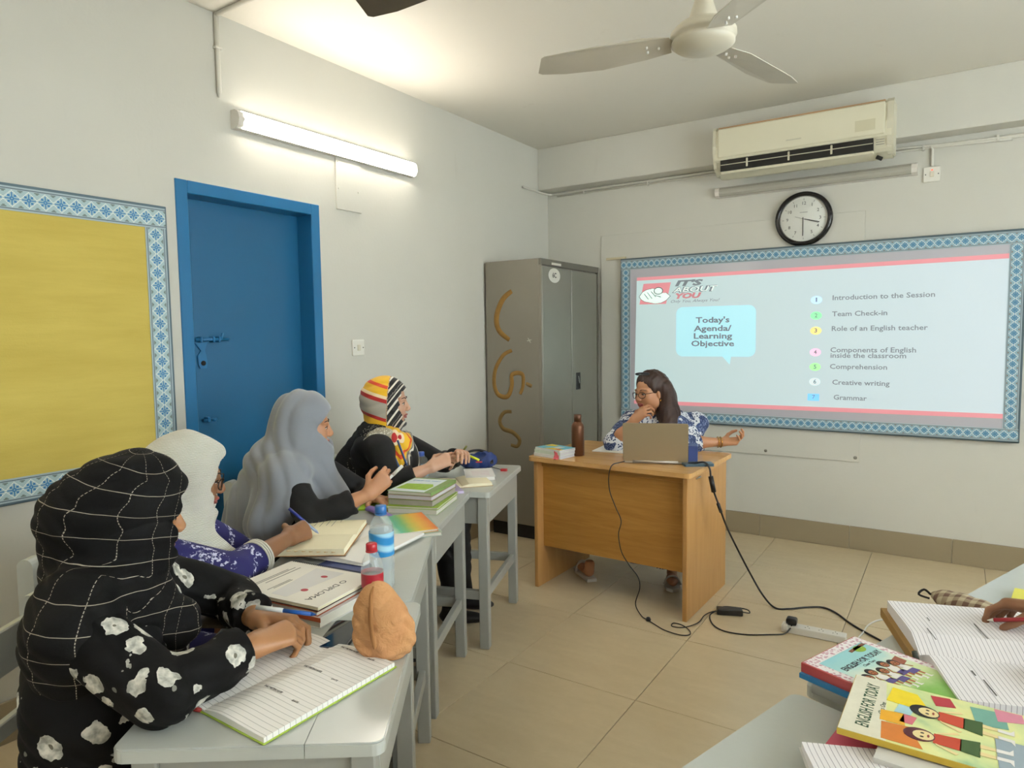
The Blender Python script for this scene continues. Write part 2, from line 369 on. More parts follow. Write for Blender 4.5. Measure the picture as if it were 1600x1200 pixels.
for k, zz in enumerate((-.092, -.118)):
    MB().box((-.027, -.205 + k * .006, zz), (.91, .03, .004), rot=(0.5, 0, 0)).build('louver', M_ac2, ac)
for xx in (-.31, -.05, .2): MB().box((xx, -.212, -.1), (.012, .012, .055), .002).build('louver_clip', M_ac2, ac)
MB().span((-.485, -.205, -.155), (.43, -.16, -.136), .004).build('lower_lip', M_ac, ac)
text('OOOOOOOO', .012, mat('ac_grey_print', '#8e8b7c', .5), ac, (-.02, -.2285, -.005), (PI / 2, 0, 0), width=.09, name='maker_mark').data.name = 'maker_mark'
MB().span((.33, -.229, -.02), (.44, -.2275, .045)).build('sticker', mat('cream_sticker', '#c9c3a6', .5), ac)
for k in range(3): MB().span((.445, -.2245, -.085 - k * .014), (.49, -.223, -.081 - k * .014)).build('marking', mat('ac_grey_print', '#8e8b7c'), ac)
MB().cyl((.44, -.11, -.158), (.47, -.11, -.175), .012, 10).build('drain_stub', M_dark, ac)
# ---------------- clock
ck = E('wall_clock', (2.03, -.012, 2.250), 0, 'round black rimmed wall clock with white dial above the screen', 'clock')
R_ = Matrix.Rotation(PI / 2, 4, 'X')
MB().lathe([(.178, 0), (.184, .012), (.182, .03), (.168, .042), (.156, .036), (.152, .02)], 48, R_, cap=False).build('rim', mat('black_gloss_rim', '#141315', .22), ck)
MB().lathe([(.153, .026), (.1525, .021), (.150, .018)], 48, R_, cap=False).build('inner_ring', mat('silver_ring', '#c8c6c0', .25, .7), ck)
MB().lathe([(.17, .002), (.155, .018), (.0, .018)], 48, R_).build('dial', mat('clock_dial', '#e4e5de', .4, vary=.01), ck)
M_ink = mat('black_ink', '#22211f', .5)
for h in range(1, 13):
    a = PI / 2 - h * PI / 6
    if h != 6: text(str(h), .03, M_ink, ck, (.105 * math.cos(a), -.0185, .105 * math.sin(a)), (PI / 2, 0, 0), name='numeral')
    MB().box((.132 * math.cos(a), -.0185, .132 * math.sin(a)), (.012, .001, .002), rot=(0, -a, 0)).build('tick_mark', M_ink, ck)
MB().box((.055 * math.cos(-.28), -.022, .055 * math.sin(-.28)), (.10, .0015, .005), rot=(0, .28, 0)).build('hour_hand', M_ink, ck)
MB().box((-.003, -.024, -.052), (.005, .0015, .125)).build('minute_hand', M_ink, ck)
MB().box((.02, -.026, -.008), (.16, .001, .0018), rot=(0, .34, 0)).build('second_hand', M_ink, ck)
MB().box((0, -.0185, .045), (.05, .0006, .003)).build('dial_print', mat('grey_ink', '#777777', .5), ck)
# ---------------- ceiling fans
M_fan = mat('fan_cream', '#d3ccb9', .35, vary=.05, scale=5); M_blade = mat('fan_blade_dusty', '#c3bcad', .4, vary=.12, scale=7)
M_fscrew = mat('fan_screw', '#f0efe8', .3, .3)
def fan(loc, angs, label, zb, Rb=0.60, bmat=M_blade):
    f = E('ceiling_fan', loc, 0, label, 'ceiling fan'); x, y, z = loc   # loc at the ceiling
    MB().cyl((0, 0, 0), (0, 0, zb + .14), .0125, 12).build('rod', M_fan, f)
    MB().lathe([(.06, 0), (.055, -.03), (.02, -.07), (.013, -.075)], 24).build('ceiling_canopy', M_fan, f)
    MB().lathe([(.014, .16), (.022, .15), (.05, .065), (.06, .055), (.062, .05)], 28, Matrix.Translation((0, 0, zb))).build('lower_canopy', M_fan, f)
    MB().lathe([(.05, .055), (.085, .045), (.11, .02), (.112, .004), (.1, -.002), (.106, -.01), (.106, -.02), (.09, -.032), (.05, -.042), (0, -.045)], 36, Matrix.Translation((0, 0, zb))).build('motor', M_fan, f)
    for a in angs:
        ar = math.radians(a); Mx = Matrix.Translation((0, 0, zb)) @ Matrix.Rotation(ar, 4, 'Z') @ Matrix.Rotation(math.radians(11), 4, 'X')
        outline = [(.11, -.045), (.2, -.068), (.36, -.078), (.5, -.07), (Rb - .012, -.052), (Rb, -.04), (Rb - .035, .045), (Rb - .05, .055), (.4, .066), (.2, .06), (.11, .045)]
        m2 = MB(); n = len(outline)
        vs = [(px, py, -.010 + .02 * abs(py) - .01 * (px > .3)) for px, py in outline]; vs2 = [(a_, b_, c_ + .0025) for a_, b_, c_ in vs]
        m2.add(vs + vs2, [tuple(range(n)), tuple(range(2 * n - 1, n - 1, -1))] + [(i, n + i, n + (i + 1) % n, (i + 1) % n) for i in range(n)], Mx)
        bl = m2.build('blade', bmat, f)
        MB().box((.13, 0, .0), (.14, .05, .006), .002, M0=Mx).build('blade_arm', M_fan, bl)
        sc = MB()
        for sx, sy in ((.15, 0), (.19, .014), (.19, -.014)): sc.lathe([(.0045, -.019), (.0045, -.006)], 8, Mx @ Matrix.Translation((sx, sy, 0)))
        sc.build('blade_screws', M_fscrew, bl)['kind'] = 'stuff'
    return f
fan((2.17, -2.68, 3.0), (-165.5, 74.5, -45.5), 'cream three-blade ceiling fan hanging in front of the air conditioner', -.50)
fan((1.984, -3.582, 3.0), (175, 55, 295), 'dark ceiling fan of which only one blade tip shows at the top edge', -.50, .60, mat('fan_blade_dark', '#5a5040', .5, vary=.4, scale=14))
# ---------------- patterned border strips
def border_mat(name, ground, blue, brown):
    t = NT(name); uv = t.sep(t.uv()); u = t.math('FRACT', uv[0]); v = uv[1]
    # weave-like quantised motif: flower of eight petals in a zigzag diamond
    q = 13.0
    uq = t.math('SUBTRACT', t.math('DIVIDE', t.math('ADD', t.math('FLOOR', t.math('MULTIPLY', u, q)), .5), q), .5)
    vq = t.math('SUBTRACT', t.math('DIVIDE', t.math('ADD', t.math('FLOOR', t.math('MULTIPLY', v, 21)), .5), 21), .5)
    vq = t.math('MULTIPLY', vq, 1.62)
    r = t.math('SQRT', t.math('ADD', t.math('MULTIPLY', uq, uq), t.math('MULTIPLY', vq, vq)))
    th = t.math('ARCTAN2', vq, uq); pet = t.math('ABSOLUTE', t.math('COSINE', t.math('MULTIPLY', th, 4)))
    inr = t.math('LESS_THAN', r, t.math('ADD', t.math('MULTIPLY', pet, .20), .20))
    hole = t.math('GREATER_THAN', r, .05); cut = t.math('GREATER_THAN', pet, .35)
    fl_ = t.math('MULTIPLY', t.math('MULTIPLY', inr, hole), cut)
    au = t.math('ABSOLUTE', uq); av = t.math('ABSOLUTE', vq)
    dia = t.math('ADD', au, av); zig = t.math('LESS_THAN', t.math('ABSOLUTE', t.math('SUBTRACT', dia, .56)), .05)
    edge = t.math('GREATER_THAN', t.math('ABSOLUTE', t.math('SUBTRACT', v, .5)), .36)
    lin_ = t.math('LESS_THAN', t.math('ABSOLUTE', t.math('SUBTRACT', t.math('ABSOLUTE', t.math('SUBTRACT', v, .5)), .41)), .018)
    tri = t.math('MULTIPLY', t.math('GREATER_THAN', dia, .86), t.math('SUBTRACT', 1.0, edge))
    c = t.mix(zig, lin(ground), lin('#e3e9e4')); c = t.mix(tri, c, lin(brown)); c = t.mix(fl_, c, lin(blue)); c = t.mix(edge, c, lin('#a4b6bd')); c = t.mix(lin_, c, lin('#4c5c66'))
    return t.fin(c, .6)
M_bord = border_mat('woven_border', '#a9c2c6', '#2f78b0', '#6f7f7c')
M_bord2 = border_mat('woven_border_screen', '#8fb0be', '#2a76a6', '#7b7a78')
def strip(parent, a, b, w, off, nrm, m, name='border_strip', rep=None):
    """flat ribbon from a to b (centreline), width w, thin solid; u runs along it"""
    a = Vector(a); b = Vector(b); n = Vector(nrm); d = (b - a); L = d.length; d /= L; s = n.cross(d) * w / 2
    rep = rep or round(L / w * 1.62)
    P = [a - s, b - s, b + s, a + s]; vs = [p + n * off for p in P] + [p for p in P]
    mb = MB(); mb.add([v[:] for v in vs], [(0, 1, 2, 3), (7, 6, 5, 4), (0, 4, 5, 1), (1, 5, 6, 2), (2, 6, 7, 3), (3, 7, 4, 0)])
    o = mb.build(name, m, parent, fix=True)
    uvl = o.data.uv_layers.new(name='UVMap'); uvs = [(0, 0), (rep, 0), (rep, 1), (0, 1)] * 2
    for l in o.data.loops: uvl.data[l.index].uv = uvs[l.vertex_index]
    return o
# yellow notice board
nb = E('notice_board', (0, -4.6, 1.49), 0, 'yellow cloth notice board with blue patterned border on the left wall', 'notice board')
y0, y1, z0, z1 = -1.25, 1.237, -.6, .58     # local
M_nbf = mat('notice_frame_grey', '#4d6470', .5)
mb = MB(); mb.span((0, y0, z0), (.02, y1, z1), .002); mb.build('backing_frame', M_nbf, nb)
t = NT('yellow_cloth'); o = t.obj(); n1 = t.noise(t.map(o, (1, 1, 7)), 2.0, 4, .6); n2 = t.noise(o, 140, 2)
M_yel = t.fin(t.mix(t.step(n1, .3, .75), lin('#c0aa50'), lin('#ceb95e')), .85); t.bump(t.math('ADD', t.math('MULTIPLY', n1, .8), t.math('MULTIPLY', n2, .1)), .5, .01)
MB().span((.02, y0 + .02, z0 + .02), (.026, y1 - .02, z1 - .02)).build('cloth_panel', M_yel, nb)
bw = .088
strip(nb, (.026, y0 + .01, z1 - .012 - bw / 2), (.026, y1 - .012, z1 - .012 - bw / 2), bw, .003, (1, 0, 0), M_bord)
strip(nb, (.026, y0 + .01, z0 + .012 + bw / 2), (.026, y1 - .012, z0 + .012 + bw / 2), bw, .003, (1, 0, 0), M_bord)
strip(nb, (.026, y1 - .014 - bw / 2, z0 + .01 + bw), (.026, y1 - .014 - bw / 2, z1 - .012 - bw), bw, .003, (1, 0, 0), M_bord)
# ---------------- projection board
pb = E('projection_board', (1.97, -.017, 1.43), 0, 'wide grey projection board with blue patterned border showing the agenda slide', 'screen')
X0, X1, Z0, Z1 = .683 - 1.97, 3.262 - 1.97, .80 - 1.43, 2.072 - 1.43
MB().span((X0, -.026, Z0), (X1, 0, Z1), .003).build('board_frame', mat('board_frame_slate', '#50626a', .4), pb)
M_wb = mat('board_surface_grey', '#c0bec6', .18, vary=.01)
MB().span((X0 + .05, -.029, Z0 + .05), (X1 - .05, -.026, Z1 - .05)).build('board_surface', M_wb, pb)
bw = .074
strip(pb, (X0 + .008, -.029, Z1 - .014 - bw / 2), (X1 - .008, -.029, Z1 - .014 - bw / 2), bw, .004, (0, -1, 0), M_bord2)
strip(pb, (X0 + .008, -.029, Z0 + .012 + bw / 2), (X1 - .008, -.029, Z0 + .012 + bw / 2), bw, .004, (0, -1, 0), M_bord2)
strip(pb, (X0 + .012 + bw / 2, -.029, Z0 + .012 + bw), (X0 + .012 + bw / 2, -.029, Z1 - .014 - bw), bw, .004, (0, -1, 0), M_bord2)
strip(pb, (X1 - .012 - bw / 2, -.029, Z0 + .012 + bw), (X1 - .012 - bw / 2, -.029, Z1 - .014 - bw), bw, .004, (0, -1, 0), M_bord2)
def S(x, z): return (x - 1.97, z - 1.43)
MXZ = Matrix(((1, 0, 0, 0), (0, 0, -1, 0), (0, 1, 0, 0), (0, 0, 0, 1)))   # flat poly (x,y) -> (x, -depth, z)
def sl(poly, m, d, name, parent): return MB().prism([S(*p) for p in poly], d, d + .0004, MXZ).build(name, m, parent)
t = NT('slide_light'); o = t.sep(t.obj()); gx_ = t.step(o[0], -1.2, 1.2)
cg = t.mix(gx_, lin('#c4e8e6'), lin('#cfe6ef')); t.fin(lin('#9a9c9c'), .5); t.set(t.b.inputs['Emission Color'], cg); t.b.inputs['Emission Strength'].default_value = SLIDE; M_slide = t.m
sd = sl([(.800, .928), (3.195, .945), (3.208, 1.931), (.823, 1.918)], M_slide, .0294, 'slide', pb)
M_sred = emat('slide_red', '#f08c96', SLIDE * .95, '#b08488'); M_scyan = emat('slide_cyan', '#a8eefc', SLIDE, '#a8c8d0'); M_stxt = emat('slide_text_grey', '#8496a0', SLIDE * .5, '#787e84')
sl([(.8235, 1.893), (3.207, 1.902), (3.208, 1.931), (.823, 1.918)], M_sred, .0299, 'slide_band', sd)
sl([(.800, .928), (3.195, .945), (3.195, .974), (.800, .957)], M_sred, .0299, 'slide_band', sd)
bub = rrect(.585, .37, .05, 5, 1.435, 1.492); bub = [p for p in bub]
k = len(bub)
sl(bub, M_scyan, .0299, 'speech_bubble', sd); sl([(1.49, 1.312), (1.556, 1.312), (1.546, 1.25)], M_scyan, .0299, 'bubble_tail', sd)
def st(body, x, z, w, h, m=M_stxt, d=-.0305, bold=.0, shear=0.0, align='LEFT', name='slide_text'):
    s = S(x, z); return text(body, h, m, sd, (s[0], d, s[1]), (PI / 2, 0, 0), width=w, bold=bold, shear=shear, align=align, name=name, ext=.0001)
for body, x, z, w in (("Introduction to the Session", 2.221, 1.705, .584), ("Team Check-in", 2.223, 1.597, .326), ("Role of an English teacher", 2.22, 1.499, .552), ("Components of English", 2.216, 1.356, .498), ("inside the classroom", 2.217, 1.319, .443), ("Comprehension", 2.215, 1.244, .34), ("Creative writing", 2.232, 1.138, .34), ("Grammar", 2.242, 1.036, .20)):
    st(body, x, z, w, .046, bold=.0006)
for n_, z_, c_ in (('1', 1.696, '#bfe0fb'), ('2', 1.590, '#8ef0a8'), ('3', 1.488, '#f2dc8c'), ('4', 1.341, '#f3c6e2'), ('5', 1.241, '#a6f0a0'), ('6', 1.139, '#cfe0e4')):
    sl(ell(2.124, z_, .036, .027), emat('slide_dot_' + n_, c_, SLIDE), .0299, 'number_dot', sd); st(n_, 2.124, z_, .018 if n_ != '1' else .009, .04, align='CENTER', bold=.001)
sl([(2.08, 1.008), (2.154, 1.008), (2.154, 1.056), (2.08, 1.056)], emat('slide_dot_blue', '#7cc4f4', SLIDE), .0299, 'number_dot', sd); st('7', 2.117, 1.033, .018, .04, align='CENTER')
for body, z, w in (("Today's", 1.575, .25), ("Agenda/", 1.513, .28), ("Learning", 1.457, .285), ("Objective", 1.401, .318)): st(body, 1.418, z, w, .058, bold=.0016, align='CENTER')
# logo
sl([(.845, 1.709), (1.061, 1.707), (1.099, 1.868), (.879, 1.867)], emat('slide_logo_red', '#ee8590', SLIDE * .95, '#b08488'), .0299, 'logo_panel', sd)
M_lw = emat('slide_logo_white', '#e6fbf4', SLIDE); 
hand = [(.846, 1.768), (.87, 1.80), (.905, 1.818), (.95, 1.826), (.98, 1.822), (.985, 1.80), (1.03, 1.79), (1.06, 1.79), (1.092, 1.765), (1.06, 1.735), (1.02, 1.717), (.975, 1.712), (.93, 1.722), (.89, 1.730), (.865, 1.745)]
def ctr(p, s_):
    cx = sum(a for a, b in p) / len(p); cy = sum(b for a, b in p) / len(p); return [(cx + (a - cx) * s_, cy + (b - cy) * s_) for a, b in p]
M_out = emat('slide_outline', '#6c777c', SLIDE * .4, '#5c6064'); sl(ctr(hand, 1.05), M_out, .0302, 'logo_outline', sd); sl(hand, M_lw, .0305, 'logo_hand', sd)
sl(ell(1.0, 1.808, .038, .028), M_out, .0307, 'logo_outline', sd); sl(ell(1.0, 1.808, .031, .022), M_lw, .0309, 'logo_fingertip', sd)
for a_ in ((.885, 1.79, .92, 1.745), (.91, 1.80, .95, 1.75), (.94, 1.806, .98, 1.762), (.975, 1.775, 1.02, 1.76)):
    p = [S(a_[0], a_[1]), S(a_[2], a_[3])]; MB().tube([(p[0][0], -.0308, p[0][1]), (p[1][0], -.0308, p[1][1])], (.0028), 5).build('logo_line', M_out, sd)
st("IT'S", 1.130, 1.855, .215, .055, bold=.003, shear=.25); st("ABOUT", 1.117, 1.806, .345, .055, bold=.0035, shear=.25); st("ABOUT", 1.1185, 1.8065, .335, .053, M_lw, -.0308, .0, .25); st("YOU", 1.128, 1.760, .2, .052, emat('slide_logo_text_red', '#d8707c', SLIDE * .8, '#b08488'), -.0305, .003, .25)
st("Only You, Always You!", 1.093, 1.722, .37, .03, shear=.4)
# ================================================================== FURNITURE
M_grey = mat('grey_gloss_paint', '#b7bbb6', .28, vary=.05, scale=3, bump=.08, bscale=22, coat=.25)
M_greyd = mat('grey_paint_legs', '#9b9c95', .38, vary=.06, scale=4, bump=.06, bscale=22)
TH = .765
def table(nr, rz, L, W_, label, grp):
    a = math.radians(rz); c = Vector(nr) - Matrix.Rotation(a, 2) @ Vector((W_ / 2, -L / 2))
    t = E('school_desk', (c.x, c.y, 0), a, label, 'desk', grp)
    full = rrect(W_, L, .022, 4); xs_ = W_ / 2 - .143
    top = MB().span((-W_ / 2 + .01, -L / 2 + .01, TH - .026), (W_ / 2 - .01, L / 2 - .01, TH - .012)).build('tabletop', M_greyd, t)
    def half(poly, side):   # clip the rounded outline at the joint between the two boards
        out = []
        for i in range(len(poly)):
            a_, b_ = poly[i], poly[(i + 1) % len(poly)]; ia, ib = (a_[0] - xs_) * side > 0, (b_[0] - xs_) * side > 0
            if ia: out.append(a_)
            if ia != ib: u = (xs_ - a_[0]) / (b_[0] - a_[0]); out.append((xs_ + side * .0007, a_[1] + (b_[1] - a_[1]) * u))
        return out
    for sd_ in (1, -1): MB().prism(half(full, sd_), TH - .026, TH - .003).prism(half(rrect(W_ - .005, L - .005, .021, 4), sd_), TH - .003, TH).build('plank', M_grey, top)
    ix, iy = W_ / 2 - .045, L / 2 - .05; l = .046
    for sx in (1, -1):
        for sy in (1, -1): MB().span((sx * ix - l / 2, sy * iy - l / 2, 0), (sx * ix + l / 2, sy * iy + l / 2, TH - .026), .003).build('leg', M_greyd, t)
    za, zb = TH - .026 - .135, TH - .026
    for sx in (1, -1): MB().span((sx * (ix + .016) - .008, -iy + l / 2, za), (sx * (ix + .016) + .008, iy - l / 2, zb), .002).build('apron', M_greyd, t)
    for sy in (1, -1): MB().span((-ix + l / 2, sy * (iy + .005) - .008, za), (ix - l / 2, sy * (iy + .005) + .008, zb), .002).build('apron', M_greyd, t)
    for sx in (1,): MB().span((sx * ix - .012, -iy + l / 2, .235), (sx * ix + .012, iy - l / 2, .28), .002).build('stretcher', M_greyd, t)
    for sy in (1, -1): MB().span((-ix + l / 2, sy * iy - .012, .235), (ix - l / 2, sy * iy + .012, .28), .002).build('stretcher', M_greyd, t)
    return t
G = 'grey painted school desks'
T4 = table((2.084, -4.216), 34.8, .647, .49, 'grey painted desk nearest the camera on the left, with the open green notebook', G)
T3 = table((1.69, -3.70), 34.0, .64, .49, 'second grey desk from the camera on the left, under the water bottle and diary', G)
T2 = table((1.305, -3.125), 24.3, .61, .49, 'third grey desk from the camera on the left, under the tall stack of green books', G)
T1 = table((1.143, -2.54), 19.4, .664, .49, 'farthest grey desk on the left, with the blue pencil case', G)
# right-hand row: the corner given is the far-left one, rotated
def rtable(fl, rz, L, W_, label):   # fl = left-near corner, the desk extends to the right
    a = math.radians(rz); nr = Vector(fl) + Matrix.Rotation(a, 2) @ Vector((W_, 0)); return table(nr, rz, L, W_, label, G)
R1 = rtable((2.672 - .62*.3007, -3.645 - .62*.9537), -17.5, .62, .49, 'grey desk at the bottom right corner, under the loose ruled paper')
R2 = rtable((2.682, -3.60), -21.3, .66, .49, 'grey desk on the right under the big open notebook')
R3 = rtable((2.932, -2.965), -21.3, .66, .49, 'grey desk on the right beyond the checked pouch, with the yellow book')
R4 = rtable((3.16, -2.33), -19.0, .66, .49, 'farthest grey desk on the right, only its corner visible')
def chair(c, rz, label):
    t = E('school_chair', (c[0], c[1], 0), math.radians(rz), label, 'chair', 'grey wooden school chairs')
    MB().box((0.02, 0, .44), (.42, .42, .022), .006, seg=2).build('seat', M_grey, t)
    for sy in (1, -1):
        MB().box((.19, sy * .17, .215), (.04, .04, .43), .003).build('leg', M_greyd, t)
        Mx = Matrix(((1, 0, 0, -.19), (0, 0, 1, sy * .19 - .0225), (0, 1, 0, 0), (0, 0, 0, 1)))
        arc = [(.0225 * math.cos(k * PI / 8), .862 + .0225 * math.sin(k * PI / 8)) for k in range(9)]
        MB().prism([(-.0225, 0), (.0225, 0)] + arc[0:] , 0, .045, Mx).build('back_post', M_grey, t)
    MB().box((-.19, 0, .79), (.02, .335, .105), .003).build('back_slat', M_grey, t); MB().box((-.19, 0, .615), (.02, .335, .04), .003).build('back_slat', M_grey, t)
    for sy in (1, -1): MB().box((0, sy * .18, .2), (.35, .02, .035), .002).build('stretcher', M_greyd, t)
    MB().box((-.19, 0, .39), (.022, .335, .06), .002).build('seat_rail', M_greyd, t)
    return t
chair((1.325, -4.405), 34.8, 'grey wooden chair at the left edge, under the woman in the black checked scarf')
chair((.80, -3.98), 34, 'grey wooden chair under the woman in the white ribbed scarf')
chair((.43, -3.07), 24.3, 'grey wooden chair in front of the blue door, under the woman in the grey scarf')
chair((.36, -2.42), 19.4, 'grey wooden chair against the left wall, under the woman in the striped scarf')
# ---------------- cabinet
M_cab = mat('cabinet_grey_side', '#857f73', .45, .15, vary=.12, scale=2.0, bump=.03); M_cabd = mat('cabinet_grey_door', '#7f7d72', .4, .2, vary=.15, scale=2.5); M_cabe = mat('cabinet_grey_edge', '#6b675d', .4, .2)
cb = E('steel_cabinet', (0.265, -.50, 0), 0, 'tall grey steel cabinet with two doors and orange scrawls beside the screen', 'cabinet')
x0, x1, y0, y1 = -.245, .229, -.46, .455; zt = 2.018; zb_ = .105
mb = MB(); mb.span((x0, y0, zb_), (x1 - .02, y1, zt), .003); mb.build('carcass', M_cab, cb)
MB().span((x1 - .0199, y0, zt - .045), (x1, y1, zt), .002).build('door_frame', M_cabe, cb); MB().span((x1 - .0199, y0, zb_), (x1, y0 + .016, zt - .045)).build('door_frame', M_cab, cb)
MB().span((x1 - .0199, y1 - .024, zb_), (x1, y1, zt - .045)).build('door_frame', M_cabe, cb)
MB().span((x0 + .02, y0 + .03, 0), (x1 - .03, y1 - .02, zb_)).build('plinth', M_dark, cb)
ym = -.005
d1 = MB().span((x1 - .0195, y0 + .026, zb_ + .01), (x1 - .003, ym - .004, zt - .055), .003).build('cabinet_door', M_cabd, cb)
d2 = MB().span((x1 - .0195, ym + .004, zb_ + .01), (x1 - .003, y1 - .03, zt - .055), .003).build('cabinet_door', M_cabd, cb)
hx = x1 - .003
MB().span((hx, .055, 1.06), (hx + .004, .125, 1.19), .002).build('handle_plate', mat('black_plastic', '#18181a', .35), d2)
MB().box((hx + .008, .09, 1.135), (.008, .016, .06), .003, rot=(.3, 0, 0)).build('handle_lever', mat('chrome', '#c9c9c6', .2, .9), d2)
Myz = Matrix(((0, 0, 1, 0), (1, 0, 0, 0), (0, 1, 0, 0), (0, 0, 0, 1)))
M_stk = mat('paper_sticker', '#d3d0c6', .6)
stk = blob(ell(-.265, 1.908, .085, .052, 24), M_stk, d1, hx, 'sticker', .0006, Myz)
text('6C', .05, M_ink, stk, (hx + .0012, -.265, 1.908), (PI / 2, 0, PI / 2), bold=.001)
MB().span((hx + .0032, -.31, 1.982), (hx + .0042, -.17, 1.998)).build('sticker', M_stk, cb)
M_or = mat('orange_spray', '#8f6a2c', .6, vary=.25, scale=30); M_or2 = mat('orange_spray_faded', '#7d6334', .6, vary=.2, scale=25)
def stroke(pts, w, m):
    P = crom([(x - .265, y0 - .0012, z) for x, z in pts], 7)
    mb = MB().tube(P, 1, 6, radii=[w * 1.35 * (0.55 + .45 * math.sin(PI * (.12 + .8 * i / len(P)))) for i in range(len(P))]); mb.v = [(a, y0 - .0006 + (b - y0 + .0012) * .02, c) for a, b, c in mb.v]
    return mb.build('spray_mark', m, cb)
stroke([(.25, 1.80), (.17, 1.74), (.115, 1.62), (.135, 1.52), (.225, 1.45)], .019, M_or)
stroke([(.245, 1.375), (.17, 1.34), (.10, 1.24), (.085, 1.13), (.12, 1.05), (.2, 1.04), (.24, 1.12), (.245, 1.2), (.33, 1.205), (.335, 1.12), (.31, 1.06)], .015, M_or)
stroke([(.235, .93), (.17, .92), (.13, .86), (.16, .80), (.24, .78), (.30, .73), (.28, .68), (.225, .685)], .014, M_or2)
stroke([(.36, 1.14), (.41, 1.12)], .012, M_or2)
text('x', .05, mat('chalk', '#b9b4a6', .7), cb, (.13, y0 - .001, 1.55 - .1), (PI / 2, .4, 0), xs=1.6, name='chalk_mark')
# ---------------- teacher's desk
def wood(name, a, b, vert=False):
    t = NT(name); o = t.obj(); n1 = t.noise(t.map(o, (1.2, 1.2, 12) if not vert else (9, 9, .9)), 2.2, 5, .6, .8)
    n2 = t.noise(t.map(o, (3, 3, 60) if not vert else (50, 50, 2)), 2, 3)
    t.fin(t.mix(t.math('MULTIPLY', n2, .3), t.mix(t.step(n1, .3, .7), lin(a), lin(b)), lin('#9a6a34')), .33); return t.m
M_wd = wood('desk_front_wood', '#a97635', '#c38f47'); M_wd2 = wood('desk_side_wood', '#b3854c', '#c2945b', True); M_wd3 = wood('desk_top_wood', '#c6975a', '#d0a468')
M_wd3 = NT('desk_top_laminate'); o = M_wd3.obj(); n1 = M_wd3.noise(M_wd3.map(o, (1, 10, 1)), 2.5, 5, .6, .8); M_wd3 = M_wd3.fin(M_wd3.mix(M_wd3.step(n1, .3, .7), lin('#bd8f55'), lin('#cda067')), .25)
dk = E('teacher_desk', (1.352, -1.41, 0), math.radians(-1.6), 'orange-brown wooden teacher desk with laptop, in front of the screen', 'desk')
mb = MB(); mb.prism(rrect(.98, .70, .03, 4), .757, .782).build('desktop', M_wd3, dk)
for s_ in (-1, 1): MB().span((s_ * .452 - .012, -.318, 0), (s_ * .452 + .012, .318, .757), .002).build('side_panel', M_wd2, dk)
MB().span((-.44, -.255, .235), (.44, -.237, .757), .001).build('front_panel', M_wd, dk)
MB().span((-.44, -.27, .715), (.44, -.24, .757), .002).build('top_rail', M_wd, dk)
MB().box((.466, -.16, .728), (.006, .07, .01), .002).build('edge_handle', mat('chrome', '#c9c9c6'), dk)
